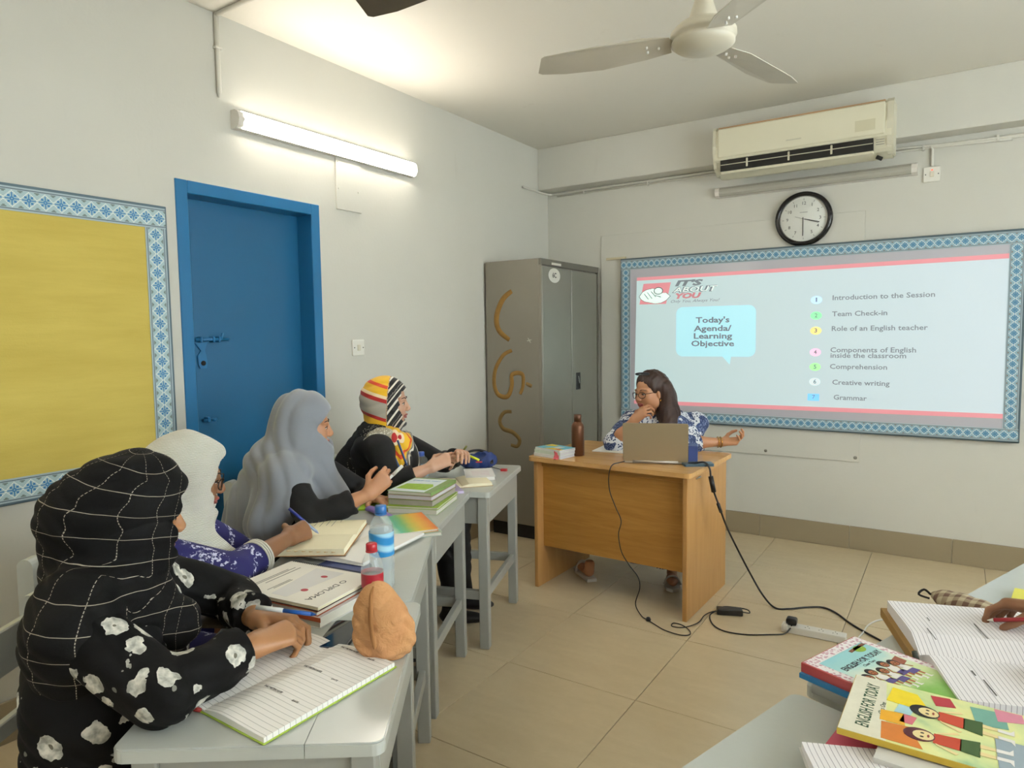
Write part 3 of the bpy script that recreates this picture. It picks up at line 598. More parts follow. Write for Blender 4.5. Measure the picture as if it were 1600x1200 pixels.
# ================================================================== PEOPLE (signed-distance modelling)
class SDF:
    def __init__(s, lo, hi, h):
        s.lo = np.array(lo, np.float32); s.h = h; s.n = tuple(int(math.ceil((hi[i] - lo[i]) / h)) + 1 for i in range(3))
        s.d = np.full(s.n, 0.2, np.float32)
    def region(s, lo, hi):
        i0 = [max(0, int((lo[k] - s.lo[k]) / s.h)) for k in range(3)]; i1 = [min(s.n[k], int((hi[k] - s.lo[k]) / s.h) + 2) for k in range(3)]
        if any(i1[k] <= i0[k] for k in range(3)): return None, None
        g = [s.lo[k] + s.h * np.arange(i0[k], i1[k], dtype=np.float32) for k in range(3)]
        return (slice(i0[0], i1[0]), slice(i0[1], i1[1]), slice(i0[2], i1[2])), (g[0][:, None, None], g[1][None, :, None], g[2][None, None, :])
    def comb(s, sl, e, k, op):
        a = s.d[sl]
        if op == 'u':
            if k <= 0: s.d[sl] = np.minimum(a, e)
            else:
                h = np.clip(.5 + .5 * (a - e) / k, 0, 1); s.d[sl] = a * (1 - h) + e * h - k * h * (1 - h)
        else:   # subtract
            e = -e
            if k <= 0: s.d[sl] = np.maximum(a, e)
            else:
                h = np.clip(.5 - .5 * (a - e) / k, 0, 1); s.d[sl] = a * (1 - h) + e * h + k * h * (1 - h)
    def cone(s, a, b, ra, rb=None, k=.015, op='u', cut=False, fn=None):
        rb = ra if rb is None else rb; a = np.array(a, np.float32); b = np.array(b, np.float32); R = max(ra, rb) + max(k, 0) + .025
        sl, g = s.region(np.minimum(a, b) - R, np.maximum(a, b) + R)
        if sl is None: return s
        ab = b - a; L2 = float(ab @ ab) + 1e-12
        px, py, pz = g[0] - a[0], g[1] - a[1], g[2] - a[2]
        t_ = (px * ab[0] + py * ab[1] + pz * ab[2]) / L2; t = np.clip(t_, 0, 1)
        e = np.sqrt((px - t * ab[0]) ** 2 + (py - t * ab[1]) ** 2 + (pz - t * ab[2]) ** 2) - (ra + (rb - ra) * t)
        if cut: e = np.maximum(e, (t_ - 1) * math.sqrt(L2))
        s.comb(sl, e, k, op); return s
    def ell(s, c, r, fr=None, k=.02, op='u'):
        c = np.array(c, np.float32); R = max(r) + max(k, 0) + .025
        sl, g = s.region(c - R, c + R)
        if sl is None: return s
        p = [g[i] - c[i] for i in range(3)]
        if fr is not None: p = [p[0] * float(ax[0]) + p[1] * float(ax[1]) + p[2] * float(ax[2]) for ax in fr]
        q = np.sqrt((p[0] / r[0]) ** 2 + (p[1] / r[1]) ** 2 + (p[2] / r[2]) ** 2); q2 = np.sqrt((p[0] / r[0] ** 2) ** 2 + (p[1] / r[1] ** 2) ** 2 + (p[2] / r[2] ** 2) ** 2) + 1e-9
        s.comb(sl, q * (q - 1) / q2, k, op); return s
    def grid(s):
        return [s.lo[k] + s.h * np.arange(s.n[k], dtype=np.float32) for k in range(3)]
    def mesh(s):
        d = s.d; ins = d < 0; n = s.n
        c8 = np.zeros((n[0] - 1, n[1] - 1, n[2] - 1), np.uint8)
        for i in (0, 1):
            for j in (0, 1):
                for k in (0, 1): c8 += ins[i:n[0] - 1 + i, j:n[1] - 1 + j, k:n[2] - 1 + k]
        act = (c8 > 0) & (c8 < 8); ids = np.full(act.shape, -1, np.int32); cells = np.argwhere(act); ids[act] = np.arange(len(cells))
        acc = np.zeros((len(cells), 3)); cnt = np.zeros(len(cells))
        cr = [(i, j, k) for i in (0, 1) for j in (0, 1) for k in (0, 1)]
        for a in cr:
            for ax in range(3):
                if a[ax] == 0:
                    b = list(a); b[ax] = 1
                    va = d[cells[:, 0] + a[0], cells[:, 1] + a[1], cells[:, 2] + a[2]]; vb = d[cells[:, 0] + b[0], cells[:, 1] + b[1], cells[:, 2] + b[2]]
                    m = (va < 0) != (vb < 0); t = np.where(m, va / (va - vb + 1e-12), 0)
                    p = np.array(a, float)[None, :].repeat(len(cells), 0); p[:, ax] += t
                    acc[m] += p[m]; cnt[m] += 1
        V = (cells + acc / cnt[:, None]) * s.h + s.lo
        F = []
        for ax in range(3):
            o1, o2 = (ax + 1) % 3, (ax + 2) % 3
            A = ins; sh = [slice(None)] * 3; sh[ax] = slice(0, n[ax] - 1); sh2 = list(sh); sh2[ax] = slice(1, n[ax])
            df = A[tuple(sh)] != A[tuple(sh2)]; e = np.argwhere(df)
            e = e[(e[:, o1] > 0) & (e[:, o2] > 0) & (e[:, o1] < n[o1] - 1) & (e[:, o2] < n[o2] - 1)]
            def cid(da, db):
                q = e.copy(); q[:, o1] -= da; q[:, o2] -= db; return ids[q[:, 0], q[:, 1], q[:, 2]]
            quad = np.stack([cid(1, 1), cid(0, 1), cid(0, 0), cid(1, 0)], 1)
            flip = ~A[e[:, 0], e[:, 1], e[:, 2]]; quad[flip] = quad[flip][:, ::-1]; F.append(quad)
        F = np.concatenate(F); return V, F[(F >= 0).all(1)]
    def build(s, name, m, root, uvfn=None, relax=0):
        V, F = s.mesh()
        if relax:
            for _ in range(relax):
                acc = np.zeros_like(V); c = np.zeros(len(V))
                for a, b in ((0, 1), (1, 2), (2, 3), (3, 0)):
                    np.add.at(acc, F[:, a], V[F[:, b]]); np.add.at(c, F[:, a], 1); np.add.at(acc, F[:, b], V[F[:, a]]); np.add.at(c, F[:, b], 1)
                V = V * .5 + acc / np.maximum(c, 1)[:, None] * .5
        org = np.array(root.location); V = V - org
        me = bpy.data.meshes.new(name); me.vertices.add(len(V)); me.vertices.foreach_set('co', V.astype(np.float32).ravel())
        me.loops.add(len(F) * 4); me.loops.foreach_set('vertex_index', F.astype(np.int32).ravel()); me.polygons.add(len(F))
        me.polygons.foreach_set('loop_start', np.arange(0, len(F) * 4, 4, dtype=np.int32)); me.polygons.foreach_set('loop_total', np.full(len(F), 4, np.int32))
        me.update(calc_edges=True); me.polygons.foreach_set('use_smooth', [True] * len(F)); me.materials.append(m)
        if uvfn is not None:
            uv = uvfn(V + org)[F.ravel()]; ul = me.uv_layers.new(name='UVMap'); ul.data.foreach_set('uv', uv.astype(np.float32).ravel())
        o = bpy.data.objects.new(name, me); COL.objects.link(o); o.parent = root; return o
def vv(*a): return np.array(a, float)
def unit(v): v = np.array(v, float); return v / np.linalg.norm(v)
def frame(F, up=(0, 0, 1), tilt=0.0):
    F = unit(F); L = unit(np.cross(up, F)); U = np.cross(F, L); 
    if tilt: L, U = L * math.cos(tilt) + U * math.sin(tilt), U * math.cos(tilt) - L * math.sin(tilt)
    return F, L, U
def head_pts(hc, fr): return lambda f, l, u: hc + fr[0] * f + fr[1] * l + fr[2] * u
def skull(S, hc, fr, neck, full=1.0, ears=True):
    P = head_pts(hc, fr)
    S.ell(P(-.012, 0, .032), (.094, .074, .085), fr, .01); S.ell(P(.028, 0, -.036), (.060, .056 * full, .074), fr, .03)
    S.ell(P(.055, 0, -.092), (.024, .026 * full, .02), fr, .03)
    for q in (1, -1):
        S.ell(P(.052, q * .033, -.022), (.030, .028 * full, .032), fr, .025); S.ell(P(.0, q * .042 * full, -.055), (.035, .024, .035), fr, .025)
        S.cone(P(.080, q * .012, .024), P(.068, q * .048, .024), .009, .008, .012)
        S.ell(P(.089, q * .031, .004), (.012, .017, .011), fr, .008, 's'); S.ell(P(.069, q * .031, .003), (.0135, .0155, .013), fr, .004)
        S.ell(P(.098, q * .0115, -.028), (.010, .0075, .008), fr, .006)
        if ears: S.ell(P(-.005, q * .077, -.005), (.018, .008, .030), fr, .008)
    S.cone(P(.083, 0, .016), P(.104, 0, -.022), .0075, .0105, .010)
    S.cone(P(.084, -.017, -.054), P(.084, .017, -.054), .0065, None, .006); S.cone(P(.091, -.007, -.052), P(.091, .007, -.052), .006, None, .006); S.cone(P(.083, -.014, -.066), P(.083, .014, -.066), .0075, None, .007)
    S.cone(P(.084, 0, -.0597), P(.095, 0, -.0597), .0022, None, .002, 's')
    S.cone(P(-.022, 0, -.05), neck, .052, .056, .03)
def face_parts(root, hc, fr, brow=True, lips='#8e4a44', browcol='#1a120e'):
    P = head_pts(hc, fr); org = vv(*root.location); Q = lambda *a: P(*a) - org
    R = Matrix([[fr[0][i], fr[1][i], fr[2][i]] for i in range(3)]).to_4x4()
    M_eye = mat('eye_white', '#d9d4cc', .2); M_iris = mat('iris_dark', '#1c100b', .1); M_b = mat('brow_hair', browcol, .8); M_l = mat('lips_' + lips[1:], lips, .4)
    for q in (1, -1):
        e = MB().lathe([(0, -1)] + [(math.sin(a), -math.cos(a)) for a in [PI * k / 8 for k in range(1, 8)]] + [(0, 1)], 14, Matrix.Translation(Q(.0735, q * .031, .002)) @ R @ Matrix.Diagonal((.0125, .0118, .0062, 1))).build('eye', M_eye, root)
        MB().lathe([(.0055, 0), (.005, .0012), (0, .002)], 14, Matrix.Translation(Q(.0852, q * .031, .002)) @ R @ Matrix.Rotation(PI / 2, 4, 'Y')).build('iris', M_iris, e)
        MB().tube([Q(.083, q * .016, .004), Q(.0875, q * .031, .0095), Q(.0785, q * .046, .004)], .0016, 6).build('eyelash', M_b, e)
        if brow: MB().tube(crom([Q(.0885, q * .012, .026), Q(.087, q * .032, .0325), Q(.070, q * .052, .026)], 4), .0028, 6, flat=.6).build('eyebrow', M_b, root)
    MB().tube(crom([Q(.0855, -.023, -.058), Q(.0955, -.008, -.0525), Q(.0965, 0, -.054), Q(.0955, .008, -.0525), Q(.0855, .023, -.058)], 4), .0042, 8, radii=None).build('upper_lip', M_l, root)
    MB().tube(crom([Q(.0855, -.021, -.0605), Q(.0925, 0, -.066), Q(.0855, .021, -.0605)], 4), .0052, 8).build('lower_lip', M_l, root)
def glasses(root, hc, fr, col='#141416'):
    P = head_pts(hc, fr); org = vv(*root.location); Q = lambda *a: P(*a) - org
    g = MB(); 
    for q in (1, -1):
        g.tube([Q(.101 - .012 * abs(math.cos(a)) * (1 if math.cos(a) > 0 else 0), q * (.033 + .024 * math.cos(a)), .000 + .019 * math.sin(a)) for a in [2 * PI * k / 20 for k in range(20)]], .0019, 6, closed=True)
        g.tube([Q(.09, q * .057, .008), Q(.045, q * .073, .008), Q(-.005, q * .078, .006), Q(-.02, q * .077, -.01)], .0016, 6)
    g.tube([Q(.101, .010, .004), Q(.104, 0, .007), Q(.101, -.010, .004)], .0016, 6)
    fr_ = g.build('eyeglasses', mat('glasses_frame', col, .25), root); lens = MB()
    return fr_
def hand(S, w, D, N, side, curl=(.5, .6, .35), thumb=None, scale=1.0, curls=None, spread=.05, thb=(.5, .3)):
    """w wrist, D towards the fingers, N back of the hand, side=+1: thumb on N x D side"""
    D = unit(D); N = unit(np.array(N) - D * (np.array(N) @ D)); T = np.cross(N, D) * side; z = scale
    ends = []
    mc = [(.026, .088, .0100), (.009, .092, .0100), (-.009, .088, .0097), (-.026, .080, .0088)]
    ph = [(.040, .024, .019, .0082), (.044, .028, .020, .0083), (.041, .026, .020, .0080), (.032, .020, .018, .0070)]
    for i, ((tx, dl, r), (a, b, c, rf)) in enumerate(zip(mc, ph)):
        kn = w + T * tx * z + D * dl * z + N * .002; S.cone(w + T * tx * .55 * z + D * .008 * z, kn, .0145 * z, (r + .001) * z, .018)
        cu = (curls[i] if curls else curl); ang = 0; p = kn
        for L, c_ang, rr in ((a, cu[0], rf), (b, cu[1], rf * .92), (c, cu[2], rf * .84)):
            ang += c_ang; dr = D * math.cos(ang) - N * math.sin(ang) + T * (spread * (1.5 - i)) * math.cos(ang)
            q = p + unit(dr) * L * z; S.cone(p, q, rr * z, rr * .93 * z, .0035); p = q
        ends.append(p)
    tb = w + T * .022 * z + D * .022 * z - N * .004
    if thumb is None:
        t1 = tb + unit(T * .75 + D * .6 - N * thb[0]) * .040 * z; t2 = t1 + unit(T * .15 + D * .9 - N * (thb[0] + .2)) * .030 * z; t3 = t2 + unit(-T * .1 + D * .9 - N * thb[1]) * .024 * z
    else:
        t3 = np.array(thumb, float); mid = (tb + t3) / 2 + T * .018 * z; t1 = tb * .45 + mid * .55 + T * .010 * z; t2 = (mid + t3) / 2 + T * .006 * z
    S.cone(w, tb, .016 * z, .014 * z, .012); S.cone(tb, t1, .0145 * z, .0105 * z, .008); S.cone(t1, t2, .0105 * z, .0095 * z, .003); S.cone(t2, t3, .0093 * z, .0078 * z, .003)
    return ends, t3
def skinmat(name, col):
    t = NT(name); o = t.obj(); n = t.noise(o, 25, 4); c = lin(col)
    t.fin(t.mix(n, tuple(x * .86 for x in c[:3]) + (1,), tuple(min(1, x * 1.12) for x in c[:3]) + (1,)), .48)
    t.b.inputs['Subsurface Weight'].default_value = .12; t.b.inputs['Subsurface Radius'].default_value = (.9, .4, .2); t.b.inputs['Subsurface Scale'].default_value = .008
    t.bump(t.noise(o, 180, 3), .15, .002); return t.m
def folds(S, amp, fr, freqs, ph=0.0):
    g = S.grid(); X, Y, Z = g[0][:, None, None], g[1][None, :, None], g[2][None, None, :]
    A = X * float(fr[0][0]) + Y * float(fr[0][1]) + Z * float(fr[0][2]); B = X * float(fr[1][0]) + Y * float(fr[1][1]) + Z * float(fr[1][2]); C = X * float(fr[2][0]) + Y * float(fr[2][1]) + Z * float(fr[2][2])
    f1, f2, f3 = freqs
    w = np.sin(A * f1 + 1.7 * np.sin(B * f2 + C * f3 + ph) + ph)
    w2 = np.sin(B * f1 * .83 - C * f3 * 1.3 + 1.2 * np.sin(A * f2 * 1.1 + 2 + ph))
    S.d += amp * (1 - np.abs(w)) ** 1 * .9 * 1 - amp * .45 + amp * .5 * w2
def grid_for(pts, m, h): p = np.array(pts); return SDF(p.min(0) - m, p.max(0) + m, h)
def seated_lower(S, pel, F, shoes=True, knee_z=.50, spreadk=.09, r=1.0):
    F = unit(F); Lf = np.cross((0, 0, 1), F); out = []
    for q in (1, -1):
        hip = pel + Lf * q * .08; kn = pel + F * .40 + Lf * q * spreadk; kn[2] = knee_z; an = kn + F * .02; an[2] = .09
        S.cone(hip, kn, .088 * r, .062 * r, .04); S.cone(kn, an, .062 * r, .045 * r, .03); out.append(an)
    return out
def shoe(root, an, F, m, label=None):
    F = unit(F); S = SDF(an + vv(-.2, -.2, -.09), an + vv(.2, .2, .06), .005); a = an.copy(); a[2] = .045; S.ell(a + F * .05, (.125, .042, .03), (F, np.cross((0, 0, 1), F), vv(0, 0, 1)), .02); S.cone(a - F * .03, a + vv(0, 0, .04) - F * .02, .036, .04, .02)
    g = S.grid(); S.d = np.maximum(S.d, (0.012 - g[2])[None, None, :]); return S.build('shoe', m, root)
# ---- fabrics
def cloth(name, col, rough=.85, sheen=.3, bump=.25, bs=220, vary=.08):
    t = NT(name); o = t.obj(); c = lin(col); t.fin(t.mix(t.noise(o, 5, 3), tuple(x * (1 - vary) for x in c[:3]) + (1,), tuple(min(1, x * (1 + vary)) for x in c[:3]) + (1,)), rough)
    t.b.inputs['Sheen Weight'].default_value = sheen; t.bump(t.noise(o, bs, 3), bump, .002); return t.m
def floral(name):
    t = NT(name); o = t.obj(); warp = t.n('ShaderNodeTexNoise', {'Vector': o, 'Scale': 22.0, 'Detail': 2}); 
    vm = t.n('ShaderNodeVectorMath', operation='SCALE'); t.set(vm.inputs[0], t.n('ShaderNodeVectorMath', operation='SUBTRACT').outputs[0]); sub = vm.inputs[0].links[0].from_node
    t.set(sub.inputs[0], warp.outputs['Color']); sub.inputs[1].default_value = (.5, .5, .5); vm.inputs['Scale'].default_value = .032
    ad = t.n('ShaderNodeVectorMath', operation='ADD'); t.set(ad.inputs[0], o); t.set(ad.inputs[1], vm.outputs[0])
    vo = t.n('ShaderNodeTexVoronoi', {'Vector': ad.outputs[0], 'Scale': 17.0, 'Randomness': .85}); d = vo.outputs['Distance']; rnd = t.sep(vo.outputs['Color'])
    petal = t.noise(o, 60, 2); rad = t.math('ADD', t.math('MULTIPLY', rnd[0], .16), .27); 
    rr = t.math('ADD', d, t.math('MULTIPLY', t.math('SUBTRACT', petal, .5), .30))
    fl_ = t.math('LESS_THAN', rr, rad); keep = t.math('GREATER_THAN', rnd[1], .12); fl_ = t.math('MULTIPLY', fl_, keep)
    ctr_ = t.math('LESS_THAN', d, .09)
    pc = t.mix(t.step(petal, .35, .65), lin('#8f8f86'), lin('#d9d6cb')); c = t.mix(fl_, lin('#050506'), pc); c = t.mix(t.math('MULTIPLY', ctr_, fl_), c, lin('#6e6a5e'))
    vo2 = t.n('ShaderNodeTexVoronoi', {'Vector': t.map(ad.outputs[0], (1, 1, 1), (.31, .17, .4)), 'Scale': 27.0}); lf = t.math('MULTIPLY', t.math('LESS_THAN', vo2.outputs['Distance'], .17), t.math('GREATER_THAN', t.sep(vo2.outputs['Color'])[0], .7))
    c = t.mix(t.math('MULTIPLY', lf, t.math('SUBTRACT', 1.0, fl_)), c, lin('#77776e'))
    t.fin(c, .8); t.b.inputs['Specular IOR Level'].default_value = .25; t.bump(t.noise(o, 60, 4), .3, .004); return t.m
def plaid(name):
    t = NT(name); uv = t.sep(t.uv()); o = t.obj(); wob = t.noise(o, 9, 2)
    def ln(c, p, w):
        f = t.math('FRACT', t.math('DIVIDE', t.math('ADD', c, t.math('MULTIPLY', wob, .012)), p)); return t.math('LESS_THAN', t.math('ABSOLUTE', t.math('SUBTRACT', f, .5)), w)
    dash = t.math('GREATER_THAN', t.math('FRACT', t.math('MULTIPLY', uv[1], 160)), .35)
    a = ln(uv[1], .050, .011); b = t.math('MULTIPLY', ln(uv[0], .055, .010), dash); m_ = t.math('MAXIMUM', a, b)
    t.fin(t.mix(m_, lin('#040405'), lin('#a39b8b')), .8); t.b.inputs['Specular IOR Level'].default_value = .25
    t.bump(t.noise(o, 260, 2), .25, .002); return t.m
def ribbed(name):
    t = NT(name); uv = t.sep(t.uv()); w = t.math('SINE', t.math('MULTIPLY', uv[0], 1500.0)); o = t.obj()
    w01 = t.math('ADD', t.math('MULTIPLY', w, .5), .5)
    t.fin(t.mix(w01, lin('#b7b3a6'), lin('#e6e4db')), .8); t.b.inputs['Sheen Weight'].default_value = .2; t.bump(w01, .7, .002); return t.m
def tiedye(name):
    t = NT(name); o = t.obj(); s_ = t.sep(o); n = t.noise(o, 60, 3); a = t.math('ADD', t.math('MULTIPLY', s_[0], 10.0), t.math('ADD', t.math('MULTIPLY', s_[1], -8.0), t.math('ADD', t.math('MULTIPLY', s_[2], 14.0), t.math('MULTIPLY', n, 1.1))))
    f = t.math('ABSOLUTE', t.math('SUBTRACT', t.math('FRACT', a), .5)); m_ = t.math('MULTIPLY', t.step(f, .10, .05), t.step(t.noise(t.map(o, (1, 1, 1)), 120, 2), .45, .55))
    t.fin(t.mix(m_, lin('#1c1a5c'), lin('#c9cbe2')), .75); t.bump(t.noise(o, 40, 3), .3, .004); return t.m
def stripes(name):
    t = NT(name); uv = t.sep(t.uv()); r = t.n('ShaderNodeValToRGB'); t.set(r.inputs[0], t.math('FRACT', uv[0])); cr = r.color_ramp; cr.interpolation = 'CONSTANT'
    cols = [(0, '#e8b41c'), (.09, '#d9481f'), (.13, '#e8b41c'), (.22, '#f0d7b0'), (.26, '#b5221f'), (.31, '#a9a294'), (.50, '#b5221f'), (.54, '#e8b41c'), (.60, '#161518'), (.68, '#e3ddd0'), (.72, '#161518'), (.82, '#e3ddd0'), (.86, '#161518'), (.93, '#e3ddd0'), (.96, '#161518')]
    cr.elements[0].color = lin(cols[0][1]); cr.elements[1].position = cols[1][0]; cr.elements[1].color = lin(cols[1][1])
    for p, c in cols[2:]:
        e = cr.elements.new(p); e.color = lin(c)
    t.fin(r.outputs[0], .7); t.b.inputs['Sheen Weight'].default_value = .2; t.bump(t.noise(t.obj(), 200, 3), .3, .002); return t.m
def batik(name):
    t = NT(name); o = t.obj(); big = t.noise(o, 9, 2, .4, .8); sm = t.noise(o, 95, 2); v = t.n('ShaderNodeTexVoronoi', {'Vector': o, 'Scale': 70.0}).outputs['Distance']
    dots = t.math('LESS_THAN', v, .38); blue = t.mix(t.math('MULTIPLY', t.math('GREATER_THAN', sm, .55), .55), lin('#2a3c66'), lin('#8d9bbd')); wht = t.mix(dots, lin('#dde0e6'), lin('#35456e'))
    t.fin(t.mix(t.math('GREATER_THAN', big, .51), wht, blue), .75); t.bump(t.noise(o, 50, 3), .25, .004); return t.m
def lace(name, a, b):
    t = NT(name); o = t.obj(); v = t.n('ShaderNodeTexVoronoi', {'Vector': o, 'Scale': 120.0}).outputs['Distance']; t.fin(t.mix(t.step(v, .25, .5), lin(a), lin(b)), .9); t.bump(v, .6, .003); return t.m
def hairmat(name):
    t = NT(name); uv = t.uv(); n = t.noise(t.map(uv, (260, 5, 1)), 1.0, 3, .6); t.fin(t.mix(n, lin('#120b09'), lin('#4a2d22')), .42); t.bump(n, .7, .004); return t.m
def azuv(hc, fr, R=.12):
    def f(V):
        p = V - hc; a = p @ fr[0]; b = p @ fr[1]; c = p @ fr[2]; th = np.arctan2(b, -a); rad = np.sqrt(a * a + b * b)
        ph = np.arctan2(c, rad); v = np.where(c > 0, ph * R, c); return np.stack([th * np.maximum(.085, np.minimum(rad, .16)), v], 1)
    return f
M_sk1 = skinmat('skin_tan', '#a87850'); M_sk2 = skinmat('skin_brown', '#8e6344'); M_sk3 = skinmat('skin_light_brown', '#b98562'); M_sk4 = skinmat('skin_fair_tan', '#c59a80'); M_sk5 = skinmat('skin_teacher', '#b5805c')
M_shoe = mat('dark_shoe', '#1b1a1c', .5)
def hood(S, hc, fr, neck, cap=(.122, .098, .118), off=(-.014, 0, .022), op=(.064, .084, -.006, .035), wrap=(.085, .1)):
    P = head_pts(hc, fr)
    S.ell(P(*off), cap, fr, .01); S.ell(P(.015, 0, -.05), (.098, .082, .085), fr, .04); S.cone(P(-.01, 0, -.07), neck, wrap[0], wrap[1], .05)
    return P
def opening(S, hc, fr, op):
    """cut the face opening: elliptic tunnel pointing forward"""
    wl, wu, cu, f0 = op; g = S.grid(); X, Y, Z = g[0][:, None, None] - hc[0], g[1][None, :, None] - hc[1], g[2][None, None, :] - hc[2]
    a, b, c = [X * float(v[0]) + Y * float(v[1]) + Z * float(v[2]) for v in fr]
    e = (np.sqrt((b / wl) ** 2 + ((c - cu) / wu) ** 2) - 1) * min(wl, wu); e = np.maximum(e, f0 - a); e = -e
    k = .010; h = np.clip(.5 - .5 * (S.d - e) / k, 0, 1); S.d = S.d * (1 - h) + e * h + k * h * (1 - h)
def person(loc, label): return E('person', (loc[0], loc[1], 0), 0, label, 'person')

def build_person(label, skin, hc, face, neck, pel, fdir, sh, el, wr, hands, dress, sleeve=(.05, .038), cuffs=(1.0, 1.0), h=.004, gl=False, lips='#8e4a44', ears=False, trouser=None, shoes=True, torso=(.125, .095), hip=.15, tilt=0.0, full=1.0, fold=.006, lowcut=None, up=(0, 0, 1)):
    """everything in world coordinates; index 0 = right arm, 1 = left arm"""
    hc, neck, pel = vv(*hc), vv(*neck), vv(*pel); fr = frame(face, up, tilt); root = person(pel, label)
    sh = [vv(*a) for a in sh]; el = [vv(*a) for a in el]; wr = [vv(*a) for a in wr]
    FD = unit(vv(fdir[0], fdir[1], 0))
    pts = [hc + vv(0, 0, .02), neck, pel + vv(0, 0, .1)] + sh + el + wr + [w + unit(hd['D']) * .12 for w, hd in zip(wr, hands) if hd]
    S = grid_for(pts, .14, h)
    skull(S, hc, fr, neck, full, ears)
    chest = neck * .6 + pel * .4; S.cone(neck - vv(0, 0, .04), chest, .07, .09, .03); S.cone(chest, pel + vv(0, 0, .12), .09, .09, .03)
    info = []
    for i in (0, 1):
        S.cone(neck - vv(0, 0, .05), sh[i], .045, .045, .03); S.cone(sh[i], el[i], .045, .036, .02); S.cone(el[i], el[i] * .6 + wr[i] * .4, .037, .036, .02); S.cone(el[i] * .6 + wr[i] * .4, wr[i], .036, .0235, .02)
        hd = hands[i]
        info.append(hand(S, wr[i], side=(1 if i == 0 else -1) * hd.get('flip', 1), **{k: v for k, v in hd.items() if k != 'flip'}) if hd else None)
    S.build('body', skin, root); face_parts(root, hc, fr, lips=lips)
    if gl: glasses(root, hc, fr)
    # clothing
    D = grid_for([neck, pel] + sh + el + [w for w in wr] + [pel + FD * .5, vv(pel[0], pel[1], .3)], .20, .0065)
    ch = neck * .55 + pel * .45; Lf = np.cross((0, 0, 1), FD); fr2 = (FD, Lf, vv(0, 0, 1))
    for q in (-.075, .075):
        D.cone(neck - vv(0, 0, .075) + Lf * q, ch + Lf * q, torso[1], torso[1] + .01, .05); D.cone(ch + Lf * q, pel + Lf * q, torso[1] + .01, hip * .85, .06)
    for q in (.07, -.07): D.ell(ch + vv(0, 0, .07) + Lf * q + FD * .075, (.06, .065, .065), fr2, .04)
    if lowcut is None: D.cone(neck - vv(0, 0, .03), neck - vv(0, 0, .08), .062, .09, .03)
    ank = seated_lower(D, pel, FD, r=1.15)
    for i in (0, 1):
        D.cone(neck - vv(0, 0, .06), sh[i], .062, .060, .04); D.cone(sh[i], el[i], sleeve[0] + .012, sleeve[0], .03)
        c = el[i] + (wr[i] - el[i]) * cuffs[i]; D.cone(el[i], c, sleeve[0], sleeve[1], .012, cut=True)
    folds(D, fold, (unit(vv(.5, .3, .8)), unit(vv(.8, -.5, .2)), unit(vv(-.2, .8, .5))), (48, 17, 23), hc[0] * 7)
    D.build('dress', dress, root, relax=1)
    if shoes:
        for a in ank: shoe(root, a, FD, M_shoe)
    return root, fr, info
cos, sin = math.cos, math.sin
def azd(deg, z=0.0): return vv(cos(math.radians(deg)), sin(math.radians(deg)), z)

# ---------------- woman 1: black checked scarf, floral dress, writing
M_flo = floral('black_floral'); M_plaid = plaid('black_plaid')
r1, fr1, i1 = build_person('woman in black checked scarf and black floral dress holding a blue pen', M_sk1, hc=(1.395, -4.285, 1.105), face=azd(66, -.18), neck=(1.37, -4.325, .965), pel=(1.385, -4.36, .53), fdir=azd(38),
    sh=[(1.49, -4.45, .925), (1.27, -4.215, .93)], el=[(1.685, -4.395, .825), (1.36, -4.02, .815)], wr=[(1.665, -4.185, .828), (1.545, -4.085, .825)],
    hands=[dict(D=azd(78, .02), N=(.35, -.25, 1), curls=[(.7, .9, .5), (.8, .9, .5), (.9, .9, .5), (.95, .9, .5)], thb=(.5, .5)), dict(D=azd(30, -.02), N=(-.2, .3, 1), curls=[(.5, .9, .6)] * 4)],
    dress=M_flo, sleeve=(.056, .050), cuffs=(.86, .86), h=.0035, torso=(.13, .105), fold=.007, lips='#8f5048')
S = SDF((1.08, -4.66, .72), (1.66, -4.02, 1.28), .0055); hc = vv(1.395, -4.285, 1.105); nk = vv(1.365, -4.33, .95)
P = hood(S, hc, fr1, nk, cap=(.124, .104, .122), wrap=(.085, .11))
S.cone(P(.075, 0, .078), P(.01, 0, .105), .022, .03, .04); S.ell(P(-.105, .0, -.012), (.075, .085, .085), fr1, .05); S.ell(P(-.06, 0, -.11), (.095, .085, .07), fr1, .04)
S.cone((1.47, -4.44, .90), (1.30, -4.25, .91), .082, .075, .05); S.cone((1.46, -4.43, .96), (1.495, -4.455, .925), .084, .084, .04); S.cone((1.40, -4.36, .93), (1.41, -4.40, .85), .10, .09, .05); S.cone((1.42, -4.34, .92), (1.47, -4.25, .86), .08, .06, .05); S.cone((1.46, -4.44, .9), (1.46, -4.44, .84), .08, .07, .05)
opening(S, hc, fr1, (.068, .088, -.008, .036)); folds(S, .006, (unit(vv(.2, .3, 1)), unit(vv(1, -.6, .2)), unit(vv(.5, 1, 0))), (62, 14, 21), 1.0)
S.build('headscarf', M_plaid, r1, azuv(hc, fr1), relax=1)
# fringe along the lower edge of the scarf
fm = MB(); rnd = random.Random(3)
for k in range(46):
    a = k / 45; p = Vector((1.325 + .19 * a, -4.45 - .055 * math.sin(a * PI * .9), .79)); q = p + Vector((rnd.uniform(-.012, .012) - .01, rnd.uniform(-.012, .0), -.035 - rnd.random() * .02))
    fm.tube([p - r1.location, (p + q) / 2 + Vector((.004, 0, 0)) - r1.location, q - r1.location], .0016, 4)
fm.build('scarf_fringe', M_plaid, r1)['kind'] = 'stuff'
